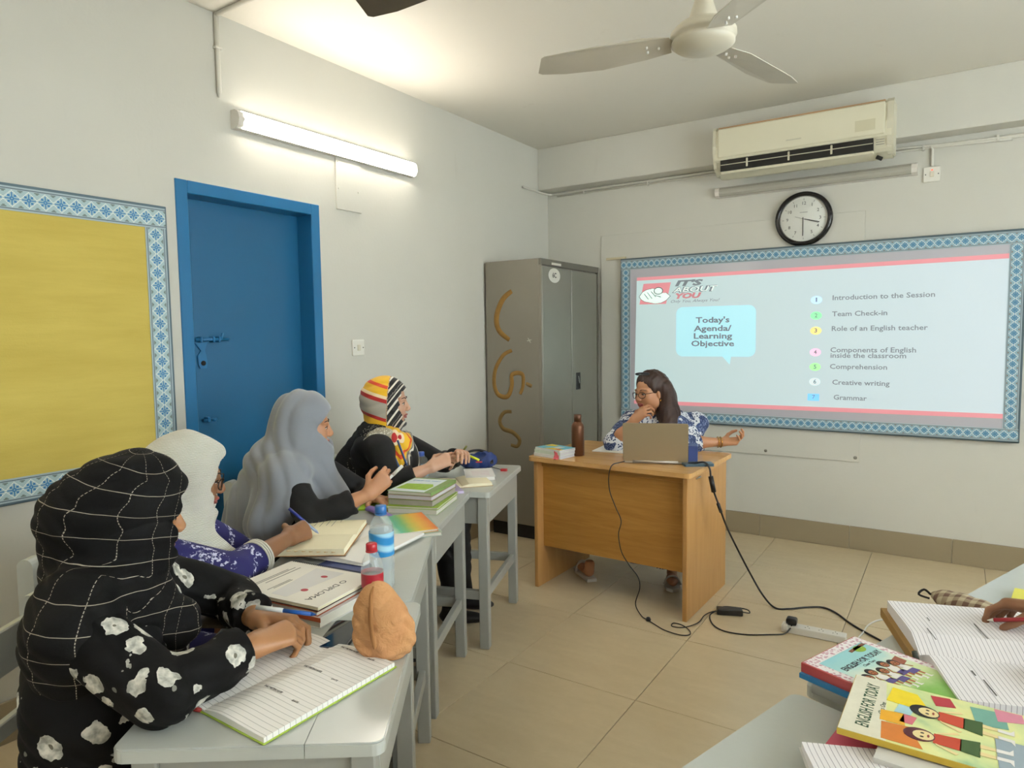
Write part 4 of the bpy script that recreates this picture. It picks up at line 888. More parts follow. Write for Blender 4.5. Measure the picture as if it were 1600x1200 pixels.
# ---------------- woman 2: white ribbed scarf, navy dress
M_navy = tiedye('navy_tie_dye'); M_rib = ribbed('white_ribbed_knit')
r2, fr2_, i2 = build_person('woman in white ribbed scarf, glasses and navy dress writing in a diary', M_sk2, hc=(.945, -3.88, 1.065), face=azd(56, -.22), neck=(.89, -3.94, .92), pel=(.80, -3.98, .53), fdir=azd(36),
    sh=[(1.01, -4.07, .885), (.78, -3.82, .885)], el=[(1.185, -3.90, .815), (.86, -3.62, .72)], wr=[(1.125, -3.655, .845), (1.0, -3.78, .62)],
    hands=[dict(D=azd(100, .02), N=(.75, .1, .65), curls=[(1.0, 1.1, .6)] * 4, thb=(.6, .6)), dict(D=azd(-30), N=(0, 0, 1), curls=[(.4, .4, .3)] * 4)],
    dress=M_navy, sleeve=(.056, .047), cuffs=(.42, .5), h=.004, gl=True, fold=.006)
hc = vv(.945, -3.88, 1.065); nk = vv(.89, -3.94, .90)
S = SDF((.62, -4.2, .70), (1.22, -3.62, 1.25), .0055); P = hood(S, hc, fr2_, nk, cap=(.120, .096, .12), wrap=(.08, .105))
S.cone(P(.068, 0, .098), P(-.02, 0, .112), .014, .026, .045); S.ell(P(-.055, 0, .0), (.085, .085, .10), fr2_, .04)
S.cone(P(.055, -.03, -.115), P(.03, -.02, -.13), .045, .05, .04); S.cone((1.0, -4.06, .87), (.79, -3.84, .87), .078, .075, .05); S.cone((1.0, -3.93, .90), (1.05, -3.85, .80), .055, .06, .05); S.cone((.9, -3.95, .88), (.82, -4.05, .8), .09, .085, .05)
opening(S, hc, fr2_, (.063, .088, -.004, .044)); folds(S, .004, (unit(vv(.4, -.3, 1)), unit(vv(1, .6, .2)), unit(vv(-.5, 1, 0))), (55, 15, 20), 2.0)
def ribuv(V):
    p = V - hc; return np.stack([p @ unit(fr2_[2] * .8 - fr2_[0] * .35 + fr2_[1] * .1), p @ fr2_[1]], 1)
S.build('headscarf', M_rib, r2, ribuv, relax=1)
# white trim on the cuff
c = vv(1.185, -3.90, .815) * .58 + vv(1.125, -3.655, .845) * .42; dd = unit(vv(1.125, -3.655, .845) - vv(1.185, -3.90, .815)); ox = unit(np.cross(dd, (0, 0, 1))); oz = np.cross(ox, dd)
for s_ in (0, .009, .018): MB().tube([c + dd * (s_ - .012) + (ox * cos(a) + oz * sin(a)) * .0535 - vv(*r2.location) for a in [2 * PI * k / 20 for k in range(20)]], .0032, 6, closed=True).build('cuff_trim', M_rib, r2)
# ---------------- woman 3: long grey scarf, black abaya
M_blk = cloth('black_abaya', '#08080a', .85, .03); M_greys = cloth('grey_blue_chiffon', '#80848c', .75, .4, .15, 300, .04)
r3, fr3, i3 = build_person('woman in long grey headscarf and black abaya holding up a white pen', M_sk3, hc=(.70, -3.215, 1.13), face=azd(48, -.12), neck=(.66, -3.25, .985), pel=(.46, -3.12, .53), fdir=azd(24),
    sh=[(.76, -3.36, .95), (.57, -3.10, .95)], el=[(.90, -3.37, .805), (.70, -2.92, .80)], wr=[(1.04, -3.205, .885), (.83, -2.99, .80)],
    hands=[dict(D=unit(vv(.35, .45, .5)), N=(.75, -.55, .25), curls=[(.9, .9, .5), (1.0, 1.0, .5), (1.1, 1.0, .5), (1.2, 1.0, .5)], thb=(.5, .6)), dict(D=azd(-5), N=(0, .1, 1), curls=[(.4, .6, .4)] * 4)],
    dress=M_blk, sleeve=(.052, .046), cuffs=(.72, .8), h=.004, lips='#93524a')
hc = vv(.70, -3.215, 1.13); nk = vv(.655, -3.255, .97)
S = SDF((.25, -3.62, .66), (.98, -2.9, 1.32), .006); P = hood(S, hc, fr3, nk, cap=(.122, .098, .124), wrap=(.09, .13))
S.ell(P(-.05, 0, -.03), (.09, .09, .11), fr3, .05)
S.cone((.75, -3.35, .94), (.575, -3.11, .94), .085, .08, .05); S.cone((.60, -3.30, .95), (.50, -3.34, .74), .125, .12, .05); S.cone((.62, -3.22, .95), (.47, -3.20, .74), .12, .12, .05); S.cone((.72, -3.36, .9), (.69, -3.41, .76), .095, .085, .05)
S.cone((.72, -3.2, .98), (.78, -3.18, .83), .075, .085, .06); S.cone((.75, -3.36, .95), (.79, -3.37, .88), .085, .075, .04)
opening(S, hc, fr3, (.062, .085, -.006, .045)); folds(S, .010, (unit(vv(.9, .4, .25)), unit(vv(.1, .2, 1)), unit(vv(-.5, 1, .3))), (46, 9, 12), .6)
S.build('headscarf', M_greys, r3, relax=2)
# ---------------- woman 4: striped scarf, black abaya with lace shawl
M_str = stripes('striped_scarf'); M_lace = lace('cream_lace', '#ddd7c4', '#aaa390'); M_lace2 = lace('black_lace', '#111113', '#77746c')
r4, fr4, i4 = build_person('woman in yellow, orange and black striped scarf at the farthest student desk', M_sk4, hc=(.59, -2.615, 1.165), face=azd(34, -.06), neck=(.55, -2.66, 1.01), pel=(.37, -2.46, .53), fdir=azd(22),
    sh=[(.68, -2.77, .965), (.47, -2.50, .965)], el=[(.76, -2.80, .805), (.70, -2.33, .83)], wr=[(.89, -2.655, .88), (.90, -2.46, .90)],
    hands=[dict(D=unit(vv(.55, .75, .35)), N=(.5, -.6, .6), curls=[(.6, .9, .5), (.7, .9, .5), (.8, .9, .5), (.9, .9, .5)], thb=(.4, .5)), dict(D=unit(vv(.6, -.45, .3)), N=(.1, .2, 1), curls=[(.5, .6, .4)] * 4)],
    dress=M_blk, sleeve=(.054, .046), cuffs=(.60, .75), h=.004, lips='#9a554e')
hc = vv(.59, -2.615, 1.165); nk = vv(.55, -2.66, .995)
S = SDF((.36, -2.86, .93), (.78, -2.42, 1.34), .005); P = hood(S, hc, fr4, nk, cap=(.116, .090, .112), wrap=(.07, .085)); S.ell(P(-.05, 0, -.0), (.08, .08, .09), fr4, .03)
opening(S, hc, fr4, (.062, .084, -.008, .020)); folds(S, .005, (unit(vv(.2, .3, 1)), unit(vv(1, -.6, .2)), unit(vv(.5, 1, 0))), (70, 14, 21), .3)
def struv(V):
    p = V - hc; f = p @ fr4[0]; u = p @ fr4[2]; l = p @ fr4[1]
    back = .59 - (u + .10 + .25 * f) * 2.6; front = .60 + np.mod((u * .6 - f * .9) * 4.2, .4); t_ = np.where(f > .012, front, np.clip(back, .0, .595)); return np.stack([t_, l], 1)
S.build('headscarf', M_str, r4, struv, relax=1)
S = SDF((.28, -3.0, .72), (.92, -2.3, 1.12), .005)   # lace shawl over the shoulders
S.cone((.68, -2.77, .962), (.47, -2.50, .962), .080, .078, .04); S.cone((.55, -2.67, .975), (.46, -2.72, .86), .105, .10, .04); S.cone((.56, -2.66, 1.0), (.64, -2.72, .93), .085, .09, .04); S.cone((.68, -2.78, .95), (.70, -2.79, .88), .078, .072, .04)
folds(S, .004, (unit(vv(.5, .3, .8)), unit(vv(.8, -.5, .2)), unit(vv(-.2, .8, .5))), (60, 17, 23), 1)
S.cone((.64, -2.66, .96), (.73, -2.66, .83), .078, .065, .04)
nc = vv(.55, -2.66, 1.0); nn = unit(vv(.80, -.52, -.12)); g = S.grid(); sd_ = (g[0][:, None, None] - nc[0]) * nn[0] + (g[1][None, :, None] - nc[1]) * nn[1] + (g[2][None, None, :] - nc[2]) * nn[2]
S.d = np.maximum(S.d, sd_ - .128)
t = NT('lace_edged_shawl'); uv_ = t.sep(t.uv()); vz = t.n('ShaderNodeTexVoronoi', {'Vector': t.obj(), 'Scale': 110.0}).outputs['Distance']; lc = t.mix(t.step(vz, .25, .45), lin('#ddd7c4'), lin('#a29b88')); bl = t.mix(t.step(vz, .2, .4), lin('#8c8980'), lin('#0c0c0e'))
c = t.mix(t.math('GREATER_THAN', uv_[0], .055), lin('#0c0c0e'), bl); c = t.mix(t.math('GREATER_THAN', uv_[0], .095), c, lc); t.bump(vz, .5, .003); M_shawl = t.fin(c, .9)
S.build('shawl', M_shawl, r4, lambda V: np.stack([(V - nc) @ nn, V[:, 2]], 1), relax=1)
org = Vector(r4.location)
S = SDF((.5, -2.85, .74), (.86, -2.45, 1.1), .005)     # scarf ends gathered on the chest
S.cone((.62, -2.68, 1.02), (.69, -2.63, .98), .05, .05, .03); S.cone((.68, -2.66, .97), (.72, -2.66, .80), .048, .038, .03); S.cone((.66, -2.58, .98), (.73, -2.58, .82), .045, .035, .03)
folds(S, .007, (unit(vv(1, .3, .1)), unit(vv(.1, -.5, 1)), unit(vv(-.2, .8, .5))), (90, 17, 13), 1)
def struv2(V): return np.stack([np.mod((V[:, 2] * 2.7 + V[:, 0] * 3.5 - V[:, 1] * 3), 1), V[:, 1]], 1)
S.build('scarf_end', M_str, r4, struv2, relax=1)
for k in range(11): pass
ln_ = MB(); 
for p0, p1 in (((.70, -2.735, 1.0), (.765, -2.70, .82)), ((.72, -2.69, 1.0), (.775, -2.66, .82))): ln_.tube([Vector(p0) - org, Vector(p1) - org], .005, 5, flat=.3)
ln_.build('lanyard', mat('lanyard_blue', '#3d5a8c', .6), r4)['kind'] = 'stuff'
# ---------------- teacher
M_bat = batik('blue_white_batik'); M_hair = hairmat('dark_brown_hair')
r5, fr5, i5 = build_person('seated teacher in glasses and blue and white tunic with chin on hand', M_sk5, hc=(1.372, -1.15, 1.125), face=unit(vv(-.42, -.88, -.10)), neck=(1.405, -1.07, .975), pel=(1.44, -.86, .53), fdir=(-.05, -1),
    sh=[(1.215, -1.05, .925), (1.60, -.97, .925)], el=[(1.205, -1.31, .825), (1.585, -1.12, .83)], wr=[(1.325, -1.30, .965), (1.765, -1.00, .83)],
    hands=[dict(D=unit(vv(.55, .10, .5)), N=(-.35, -.9, .25), curls=[(.5, .8, .4), (.7, .8, .4), (.9, .8, .4), (1.0, .8, .4)], thb=(.4, .4)), dict(D=unit(vv(.9, .35, .1)), N=(0, .45, -.9), curls=[(.5, .8, .5), (.7, .8, .5), (.8, .8, .5), (.9, .8, .5)], thb=(.3, .3))],
    dress=M_bat, sleeve=(.062, .058), cuffs=(.12, .40), h=.004, gl=True, ears=True, lips='#8a3a38', full=1.12, lowcut=1, torso=(.16, .125), hip=.17, shoes=False, tilt=.05, fold=.005)
hc = vv(1.372, -1.15, 1.125); P = head_pts(hc, fr5)
S = SDF((1.12, -1.36, .80), (1.68, -.86, 1.30), .0045)
S.ell(P(-.022, 0, .048), (.098, .090, .092), fr5, .01); S.ell(P(-.075, 0, -.01), (.06, .08, .11), fr5, .04)
S.cone(P(-.06, .075, .02), P(-.05, .095, -.13), .042, .050, .04); S.cone(P(-.05, .095, -.13), P(.02, .125, -.245), .050, .035, .04); S.cone(P(-.08, .03, -.05), P(-.06, .07, -.22), .07, .06, .05)
S.cone(P(-.05, -.065, -.03), P(.0, -.085, -.15), .03, .034, .04); S.cone(P(.0, -.085, -.15), P(.03, -.09, -.19), .034, .018, .03); S.cone(P(.0, .13, -.2), P(.045, .07, -.27), .035, .018, .04)
# face opening: forehead hairline and both temples
g = S.grid(); X, Y, Z = g[0][:, None, None] - hc[0], g[1][None, :, None] - hc[1], g[2][None, None, :] - hc[2]; a, b, c = [X * float(v[0]) + Y * float(v[1]) + Z * float(v[2]) for v in fr5]
e = (np.sqrt((b / .074) ** 2 + ((c + .045) / .122) ** 2) - 1) * .074; e = np.maximum(e, .006 + .18 * np.abs(b) * 0 - a); S.d = np.maximum(S.d, -e)
folds(S, .004, (fr5[1], fr5[0], fr5[2]), (150, 14, 10), .3)
def hairuv(V):
    p = V - hc; th = np.arctan2(p @ fr5[1], p @ fr5[2] + .15); return np.stack([th * .35, (p @ fr5[0]) * .5 + p @ fr5[2]], 1)
S.build('hair', M_hair, r5, hairuv, relax=1)
org = Vector(r5.location)
M_gold = mat('gold', '#d2a049', .25, .9)
wl = vv(1.765, -1.00, .83); dd = unit(vv(1.765, -1.0, .83) - vv(1.585, -1.12, .83)); ox = unit(np.cross(dd, (0, 0, 1))); oz = np.cross(ox, dd)
for s_ in (-.022, -.006): MB().tube([Vector(wl + dd * s_ + (ox * cos(q) + oz * sin(q)) * .031) - org for q in [2 * PI * k / 18 for k in range(18)]], .003, 6, closed=True).build('bangle', M_gold, r5)
wl = vv(1.285, -1.30, .92); dd = unit(vv(1.325, -1.30, .965) - vv(1.205, -1.31, .825)); ox = unit(np.cross(dd, (0, 1, 0))); oz = np.cross(ox, dd)
MB().tube([Vector(wl + dd * .0 + (ox * cos(q) + oz * sin(q)) * .031) - org for q in [2 * PI * k / 18 for k in range(18)]], .0025, 6, closed=True).build('bangle', M_gold, r5)
e_ = P(-.002, .083, -.045); MB().lathe([(0, -.008), (.004, -.003), (.004, .003), (0, .006)], 8, Matrix.Translation(Vector(e_) - org)).build('earring', M_gold, r5)
# dark glasses pushed up on the hair
MB().tube([Vector(P(.045, .05 * math.cos(q) * 1.2, .122 + .006 * math.sin(q))) - org for q in [2 * PI * k / 16 for k in range(16)]], .005, 6, closed=True).build('hair_clip', mat('hair_clip_dark', '#26303c', .3), r5)
# slippers under the desk
M_sand = mat('white_slipper', '#cfc8bd', .5)
for cx, cy, rz in ((1.05, -1.40, 2.4), (1.56, -1.27, -1.2)):
    ft = SDF((cx - .16, cy - .16, -.01), (cx + .16, cy + .16, .12), .005); d_ = vv(cos(rz), sin(rz), 0); ft.ell(vv(cx, cy, .042) + d_ * .02, (.10, .036, .022), (d_, np.cross((0, 0, 1), d_), vv(0, 0, 1)), .02); ft.cone(vv(cx, cy, .05) - d_ * .07, vv(cx, cy, .10) - d_ * .08, .03, .03, .02)
    ft.build('foot', M_sk5, r5)
    mm = Matrix.Translation((cx - org.x, cy - org.y, .002)) @ Matrix.Rotation(rz, 4, 'Z')
    so = MB().prism([(x * 1.0, y) for x, y in [(-.12, -.03), (-.05, -.034), (.05, -.045), (.11, -.035), (.135, 0), (.11, .035), (.05, .045), (-.05, .034), (-.12, .03)]], 0, .018, mm).build('slipper', M_sand, r5)
    MB().tube([mm @ Vector(p) for p in crom([(.04, -.045, .015), (.05, -.025, .058), (.055, .0, .070), (.05, .025, .058), (.04, .045, .015)], 4)], .010, 6, flat=.35).build('strap', M_sand, so)
# ================================================================== THINGS ON THE DESKS
M_page = mat('page_edges', '#cfcbbd', .8, vary=.04); M_wpage = mat('white_paper', '#eceae6', .7, vary=.01); M_cream = mat('cream_paper', '#efe7c8', .75, vary=.02)
def ruled(name, base, line, sp, ax=1, w=.09, off=0.0):
    t = NT(name); o = t.sep(t.obj()); f = t.math('FRACT', t.math('DIVIDE', t.math('ADD', o[ax], 5.0 + off), sp)); t.fin(t.mix(t.math('LESS_THAN', f, w), lin(base), lin(line)), .7); return t.m
M_rul = ruled('ruled_white_page', '#f0eeea', '#b3b1ae', .0128, w=.09); M_rul2 = ruled('ruled_purple_page', '#ece9ec', '#98929c', .0088, w=.12); M_rul3 = ruled('faint_ruled_cream', '#efe7c9', '#d9cfae', .008)
def bk(label, loc, rz, w, h, t, cm, pm=M_page, name='textbook', cat='book', group=None, pages_in=.004, spine=-1):
    b = E(name, loc, math.radians(rz), label, cat, group); c = .0012
    mb = MB(); mb.span((-w / 2, -h / 2, 0), (w / 2, h / 2, c)); mb.span((-w / 2, -h / 2, t - c), (w / 2, h / 2, t)); mb.span((spine * w / 2, -h / 2, c), (spine * (w / 2 - c * 1.2), h / 2, t - c))
    mb.build('cover', cm, b)['kind'] = 'stuff' if False else None
    del_none(b.children[-1])
    MB().span((-w / 2 + (pages_in if spine > 0 else c * 1.2), -h / 2 + pages_in * .6, c), (w / 2 - (pages_in if spine < 0 else c * 1.2), h / 2 - pages_in * .6, t - c)).build('page_block', pm, b)
    return b
def del_none(o):
    if o.get('kind') is None and 'kind' in o.keys(): del o['kind']
def bk(label, loc, rz, w, h, t, cm, pm=M_page, name='textbook', cat='book', group=None, pages_in=.004, spine=-1):
    b = E(name, loc, math.radians(rz), label, cat, group); c = .0012; s_ = spine
    prof = [(s_ * -w / 2, 0), (s_ * w / 2, 0), (s_ * w / 2, t), (s_ * -w / 2, t), (s_ * -w / 2, t - c), (s_ * (w / 2 - c), t - c), (s_ * (w / 2 - c), c), (s_ * -w / 2, c)]
    MB().prism(prof, -h / 2, h / 2, Matrix(((1, 0, 0, 0), (0, 0, 1, 0), (0, 1, 0, 0), (0, 0, 0, 1)))).build('cover', cm, b)
    xa, xb = sorted((s_ * (w / 2 - c * 1.3), s_ * (-w / 2 + pages_in)))
    MB().span((xa, -h / 2 + pages_in * .6, c), (xb, h / 2 - pages_in * .6, t - c)).build('page_block', pm, b)
    return b
def openbook(label, loc, rz, pwl, pwr, h, tl, tr, cm, pml, pmr=None, name='notebook', cat='notebook', curl=.006, ov=.004):
    """spine along local y; left and right page blocks with curved top sheets"""
    b = E(name, loc, math.radians(rz), label, cat); pmr = pmr or pml
    My = Matrix(((1, 0, 0, 0), (0, 0, 1, 0), (0, 1, 0, 0), (0, 0, 0, 1))); c = .0018
    MB().span((-pwl - ov, -h / 2 - ov, 0), (pwr + ov, h / 2 + ov, c), .0006).build('cover', cm, b)
    for s, pw, t, pm in ((-1, pwl, tl, pml), (1, pwr, tr, pmr)):
        n = 12; top = []
        for k in range(n + 1):
            a = k / n; z = c + t * min(1, .55 + 1.8 * a if a < .25 else 1) + curl * math.sin(PI * min(1, a * 1.05)) * (1 - a) ; top.append((s * pw * a, z))
        poly = [(0, c)] + top + [(s * pw, c)]
        MB().prism(poly, -h / 2, h / 2, My).build('page', pm, b)
    return b
def lines(parent, rows, m, z, name='printed_line'):
    for x0, x1, y, w in rows: MB().span((x0, y - w / 2, z), (x1, y + w / 2, z + .0003)).build(name, m, parent)
Z = TH
M_inkg = mat('grey_print', '#5d5c5a', .7); M_lime = mat('lime_cover', '#9cb53c', .45, vary=.1, scale=30); M_greenc = mat('green_cover', '#7f9f4a', .45, vary=.15, scale=25)
# ---- nearest left desk
nb4 = openbook('open ruled notebook with lime green cover on the nearest left desk', (1.722, -4.165, Z + .001), -1, .20, .185, .335, .006, .010, M_lime, M_rul, name='notebook')
for y_ in (.150, .045, -.055):
    text('DAILY MEETING NOTES', .008, M_inkg, nb4, (.062, y_, .0163), (0, 0, 0), width=.055); text('DATE', .007, M_inkg, nb4, (.135, y_ - .004, .0138), (0, 0, 0), width=.018)
MB().cyl((-.01, -.17, .004), (-.035, -.178, .004), .004, 8).build('ribbon', mat('red_ribbon', '#8f2420', .6), nb4)
bw_ = E('spiral_notebook', (1.430, -3.848, Z + .0425), math.radians(-173), 'white spiral notebook with printed cover lying on a thick white and orange book', 'notebook')
MB().span((-.158, -.118, 0), (.158, .118, .009), .001).build('page_block', M_cream, bw_)
M_cov = mat('spiral_cover', '#ece8dc', .4, vary=.02)
MB().span((-.160, -.120, .009), (.160, .120, .0105)).build('front_cover', M_cov, bw_); MB().span((-.160, -.120, -.0012), (.160, .120, 0)).build('back_cover', mat('dark_board', '#3c352c', .6), bw_)
sp = MB()
for k in range(44):
    x_ = -.150 + .30 * k / 43; sp.tube([(x_, -.118 - .004 + .007 * math.cos(a), .0045 + .0085 * math.sin(a)) for a in [2 * PI * q / 8 for q in range(8)]], .0009, 4, closed=True)
sp.build('wire_spiral', mat('black_wire', '#2b2b2d', .4, .5), bw_)['kind'] = 'stuff'
# the cover reads from the far side
text('O DIPLOMA', .026, M_ink, bw_, (-.10, .02, .0106), (0, 0, PI / 2), width=.15, name='lettering')
blob(ell(-.045, .045, .011, .009), mat('print_red', '#b53440', .5), bw_, .0106, 'red_logo'); blob(ell(-.025, -.055, .011, .008), mat('print_red', '#b53440', .5), bw_, .0106, 'red_logo')
blob([(-.06, -.10), (.045, -.10), (.02, .10), (-.035, .10)], mat('pale_grey_print', '#dbd9d6', .5), bw_, .01055, 'grey_band', .0001)
for yy_, l0, l1 in ((.095, -.08, .08), (.104, -.06, .09), (.078, -.085, .05), (.03, -.0, .085), (.022, .0, .07)): MB().span((yy_ if 0 else l0 * 0 + .03 + yy_, 0, 0), (.031 + yy_, .0001, .0001)) if False else MB().span((yy_ * .9 + .02, l0, .0106), (yy_ * .9 + .0225, l1, .0109)).build('printed_line', M_inkg, bw_)
bg = bk('thick white book with an orange band under the spiral notebook', (1.450, -3.852, Z + .0005), -83 + 90, .30, .235, .028, mat('book_white_cover', '#dedbd8', .45), name='textbook')
MB().span((-.151, -.1185, .016), (.151, -.1178, .0275)).build('orange_band', mat('orange_print', '#b4532b', .5), bg)
bk('thin orange and white magazine between the spiral notebook and the thick book', (1.435, -3.855, Z + .029), 8, .305, .232, .012, mat('rust_cover', '#a9512c', .45), name='magazine')
ph = E('mobile_phone', (1.690, -3.955, Z), math.radians(-62), 'dark mobile phone lying behind the brown pouch', 'phone')
MB().prism(rrect(.15, .074, .01), 0, .009).build('phone_body', mat('phone_body', '#23262c', .3), ph); MB().prism(rrect(.144, .069, .008), .009, .0094).build('screen', mat('phone_glass', '#0d1118', .06), ph)
# brown pouch
M_pch = NT('brown_suede'); o = M_pch.obj(); n1 = M_pch.noise(o, 28, 5, .6, .5); n2 = M_pch.noise(o, 8, 3); c = M_pch.mix(n1, lin('#b37c48'), lin('#cf9f70')); c = M_pch.mix(M_pch.math('MULTIPLY', M_pch.step(n2, .45, .7), .35), c, lin('#b06a48')); M_pch.bump(n1, .8, .010); M_pch = M_pch.fin(c, .85)
po = E('pencil_pouch', (1.848, -3.962, Z), 0, 'brown suede zipped pouch standing at the edge of the nearest left desk', 'pouch')
S = SDF((1.73, -4.08, Z - .01), (1.98, -3.83, Z + .2), .0035); c0 = vv(1.848, -3.962, Z)
FR = (unit(vv(.82, .57, 0)), unit(vv(-.57, .82, 0)), vv(0, 0, 1))
S.ell(c0 + vv(0, 0, .040), (.070, .054, .050), FR, .02); S.ell(c0 + vv(-.006, -.004, .088), (.056, .040, .058), FR, .04); S.ell(c0 + vv(-.016, -.011, .122), (.036, .028, .044), FR, .04)
folds(S, .005, (unit(vv(.5, .1, 1)), unit(vv(1, .8, .0)), unit(vv(-.5, 1, 0))), (95, 31, 41), 2.2); folds(S, .003, (unit(vv(1, -.3, .4)), unit(vv(.2, .8, .6)), unit(vv(-.5, 1, .3))), (61, 29, 33), .7); g = S.grid(); S.d = np.maximum(S.d, (Z + .001 - g[2])[None, None, :])
S.build('pouch_body', M_pch, po, relax=1)
zp = [(-.020, -.012, .168), (-.008, -.036, .150), (.004, -.050, .115), (.014, -.058, .08), (.024, -.060, .045)]
for s_ in (-.006, .006): MB().tube([(a + s_ * .8, b - s_ * .5, c_) for a, b, c_ in crom(zp, 6)], .0042, 6, flat=.7).build('zip_tape', mat('brown_tape', '#a06e3e', .8), po)
MB().tube(crom(zp, 6), .0028, 6).build('zip', mat('zip_teeth', '#8d6a44', .4, .4), po)
# bottles
M_pet = clear('clear_pet', '#e3eeee', .26)
def bottle(label, loc, prof, cap_r, cap_z, cap_h, capm, lab, water=None, name='water_bottle', cat='bottle'):
    b = E(name, loc, 0, label, cat); MB().lathe(prof, 28).build('bottle_body', M_pet, b)
    MB().lathe([(cap_r, cap_z), (cap_r * 1.02, cap_z + .002), (cap_r, cap_z + cap_h * .9), (cap_r * .9, cap_z + cap_h)], 24).build('cap', capm, b)
    MB().lathe([(cap_r * 1.08, cap_z - .005), (cap_r * 1.08, cap_z - .002)], 24).build('cap_ring', capm, b)
    for (r, z0, z1, m) in lab: MB().lathe([(r, z0), (r, z1)], 28, cap=False).build('bottle_label', m, b)
    return b
t = NT('blue_water_label'); o = t.sep(t.obj()); w_ = t.math('SINE', t.math('ADD', t.math('MULTIPLY', o[2], 150.0), t.math('MULTIPLY', o[0], 60.0))); M_lab = t.fin(t.mix(t.step(w_, -.3, .8), lin('#2b86c4'), lin('#a5d4ea')), .35)
pw_ = [(0, .004), (.026, 0), (.034, .006), (.036, .02), (.0345, .03), (.036, .04), (.0345, .05), (.036, .06), (.036, .165), (.033, .185), (.024, .205), (.0135, .218), (.013, .232)]
wb = bottle('tall clear water bottle with blue cap and blue label on the second left desk', (1.548, -3.661, Z), pw_, .0165, .222, .021, mat('blue_cap', '#2465a8', .35), [(.0363, .10, .168, M_lab)])
MB().lathe([(0, .006), (.0345, .008), (.0345, .165), (.031, .18), (0, .181)], 24).build('water', clear('water', '#dfeef2', .35), wb)
for k in range(8): 
    a = -2.3 + k * .07; MB().span((-.0008 * (1 + k % 3), 0, 0), (.0008 * (1 + k % 3), .0006, .028)).build('barcode_bar', M_ink, wb, loc=(.0366 * math.cos(a), .0366 * math.sin(a), .05), rot=(0, 0, a + PI / 2))
pc = [(0, .004), (.022, 0), (.029, .006), (.030, .02), (.027, .045), (.030, .075), (.0305, .10), (.027, .118), (.018, .140), (.0125, .150), (.0125, .158)]
cbt = bottle('small soft drink bottle with red cap and red label behind the brown pouch', (1.612, -3.765, Z), pc, .0150, .152, .018, mat('red_cap', '#b5202c', .35), [(.0303, .052, .092, mat('red_label', '#a82330', .4, vary=.2, scale=60))], name='drink_bottle')
MB().lathe([(0, .006), (.020, .004), (.0275, .008), (.0275, .02), (.025, .045), (.028, .075), (.028, .082), (0, .0825)], 24).build('drink', clear('pale_drink', '#cfc4b8', .45), cbt)
pb_ = [(0, .004), (.026, 0), (.033, .005), (.034, .015), (.034, .10), (.028, .115), (.016, .128), (.0135, .134)]
bottle('small water bottle with blue cap in front of the woman in the striped scarf', (.70, -2.50, Z), pb_, .0155, .130, .018, mat('blue_cap_2', '#3b5fc0', .35), [(.0343, .03, .08, M_lab)])
# papers, diary
bf = openbook('open white exercise book under the cream diary', (1.185, -3.425, Z + .008), 8, .175, .175, .355, .006, .008, mat('white_cover', '#d9d8d4', .5), M_wpage, name='exercise_book')
o = MB().span((-.11, -.06, 0), (.11, .06, .0065), .001).build('blue_file', mat('blue_cover', '#22356f', .4), None, (1.345, -3.575, Z + .0005), (0, 0, .15)); tag(o, 'thin dark blue file sticking out from under the white exercise book', 'file')
dy = openbook('open cream diary with tabbed edge under the writing hand of the white-scarfed woman', (1.082, -3.480, Z + .0245), -56, .175, .190, .245, .014, .020, mat('tan_cover', '#b0824e', .5), M_cream, M_cream, name='diary', cat='diary', curl=.006)
for k in range(9): MB().box((.188, -.105 + k * .024, .0215 - .0012 * k), (.012, .012, .0012), rot=(0, .2, .5)).build('index_tab', mat('tab_cream', '#d8bd8a', .6), dy)
random.seed(5)
for k in range(7): MB().span((-.16, -.09 + k * .021, .0215), (-.16 + random.uniform(.03, .09), -.0885 + k * .021, .0218)).build('handwriting', M_inkg, dy)
mb_ = E('magazine', (1.40, -3.985, Z + .0005), math.radians(30), 'dark patterned magazine under the left arm of the woman in the checked scarf', 'magazine')
# ---- stack of green books on the third desk
sx_, sy_ = 1.035, -2.875; zz_ = Z + .0005
GR = 'books in the tall green stack'
M_gpage = mat('grey_pages', '#9d968a', .8, vary=.08, scale=30)
spec = [('lowest book of the green stack, white pages and pale cover', .215, .275, .021, mat('pale_green_cover', '#a8b78f', .5), M_page, 20), ('thin lime green book second from the bottom of the green stack', .222, .285, .009, M_lime, M_page, 21), ('grey-edged thick book in the middle of the green stack', .20, .265, .024, M_greenc, M_gpage, 17), ('white-edged book fourth from the bottom of the green stack', .20, .265, .017, mat('pink_cover', '#a98279', .5), mat('white_pages', '#c4c2c6', .8), 16), ('topmost book of the green stack with green and white picture cover', .20, .265, .014, mat('green_pic_cover', '#7d9a5b', .45, vary=.2, scale=30), M_page, 15)]
for i, (lb, w, h, t_, cm, pm, rz) in enumerate(spec):
    bb = bk(lb, (sx_ - .004 * i, sy_ + .003 * i, zz_), rz, w, h, t_, cm, pm, group=GR, spine=1 if i == 4 else -1); zz_ += t_ + .0003
M_gb = mat('green_grass_print', '#8fb52e', .5, vary=.35, scale=60)
blob([(-.095, -.125), (.065, -.125), (.065, .115), (-.095, .115)], mat('cover_white_print', '#d6e2e6', .5), bb, t_, 'cover_print'); blob([(-.085, -.085), (.055, -.09), (.06, -.02), (.04, .02), (-.08, .01)], M_gb, bb, t_ + .0003, 'cover_picture'); text('ENGLISH FOR TODAY', .02, mat('cover_blue_text', '#4f8fc0', .5), bb, (-.015, .075, t_ + .0005), width=.13)
bk('grey-edged book under the rainbow covered book', (1.222, -3.160, Z + .0005), 52, .17, .255, .012, mat('pale_cover_2', '#9fae9f', .5), M_page)
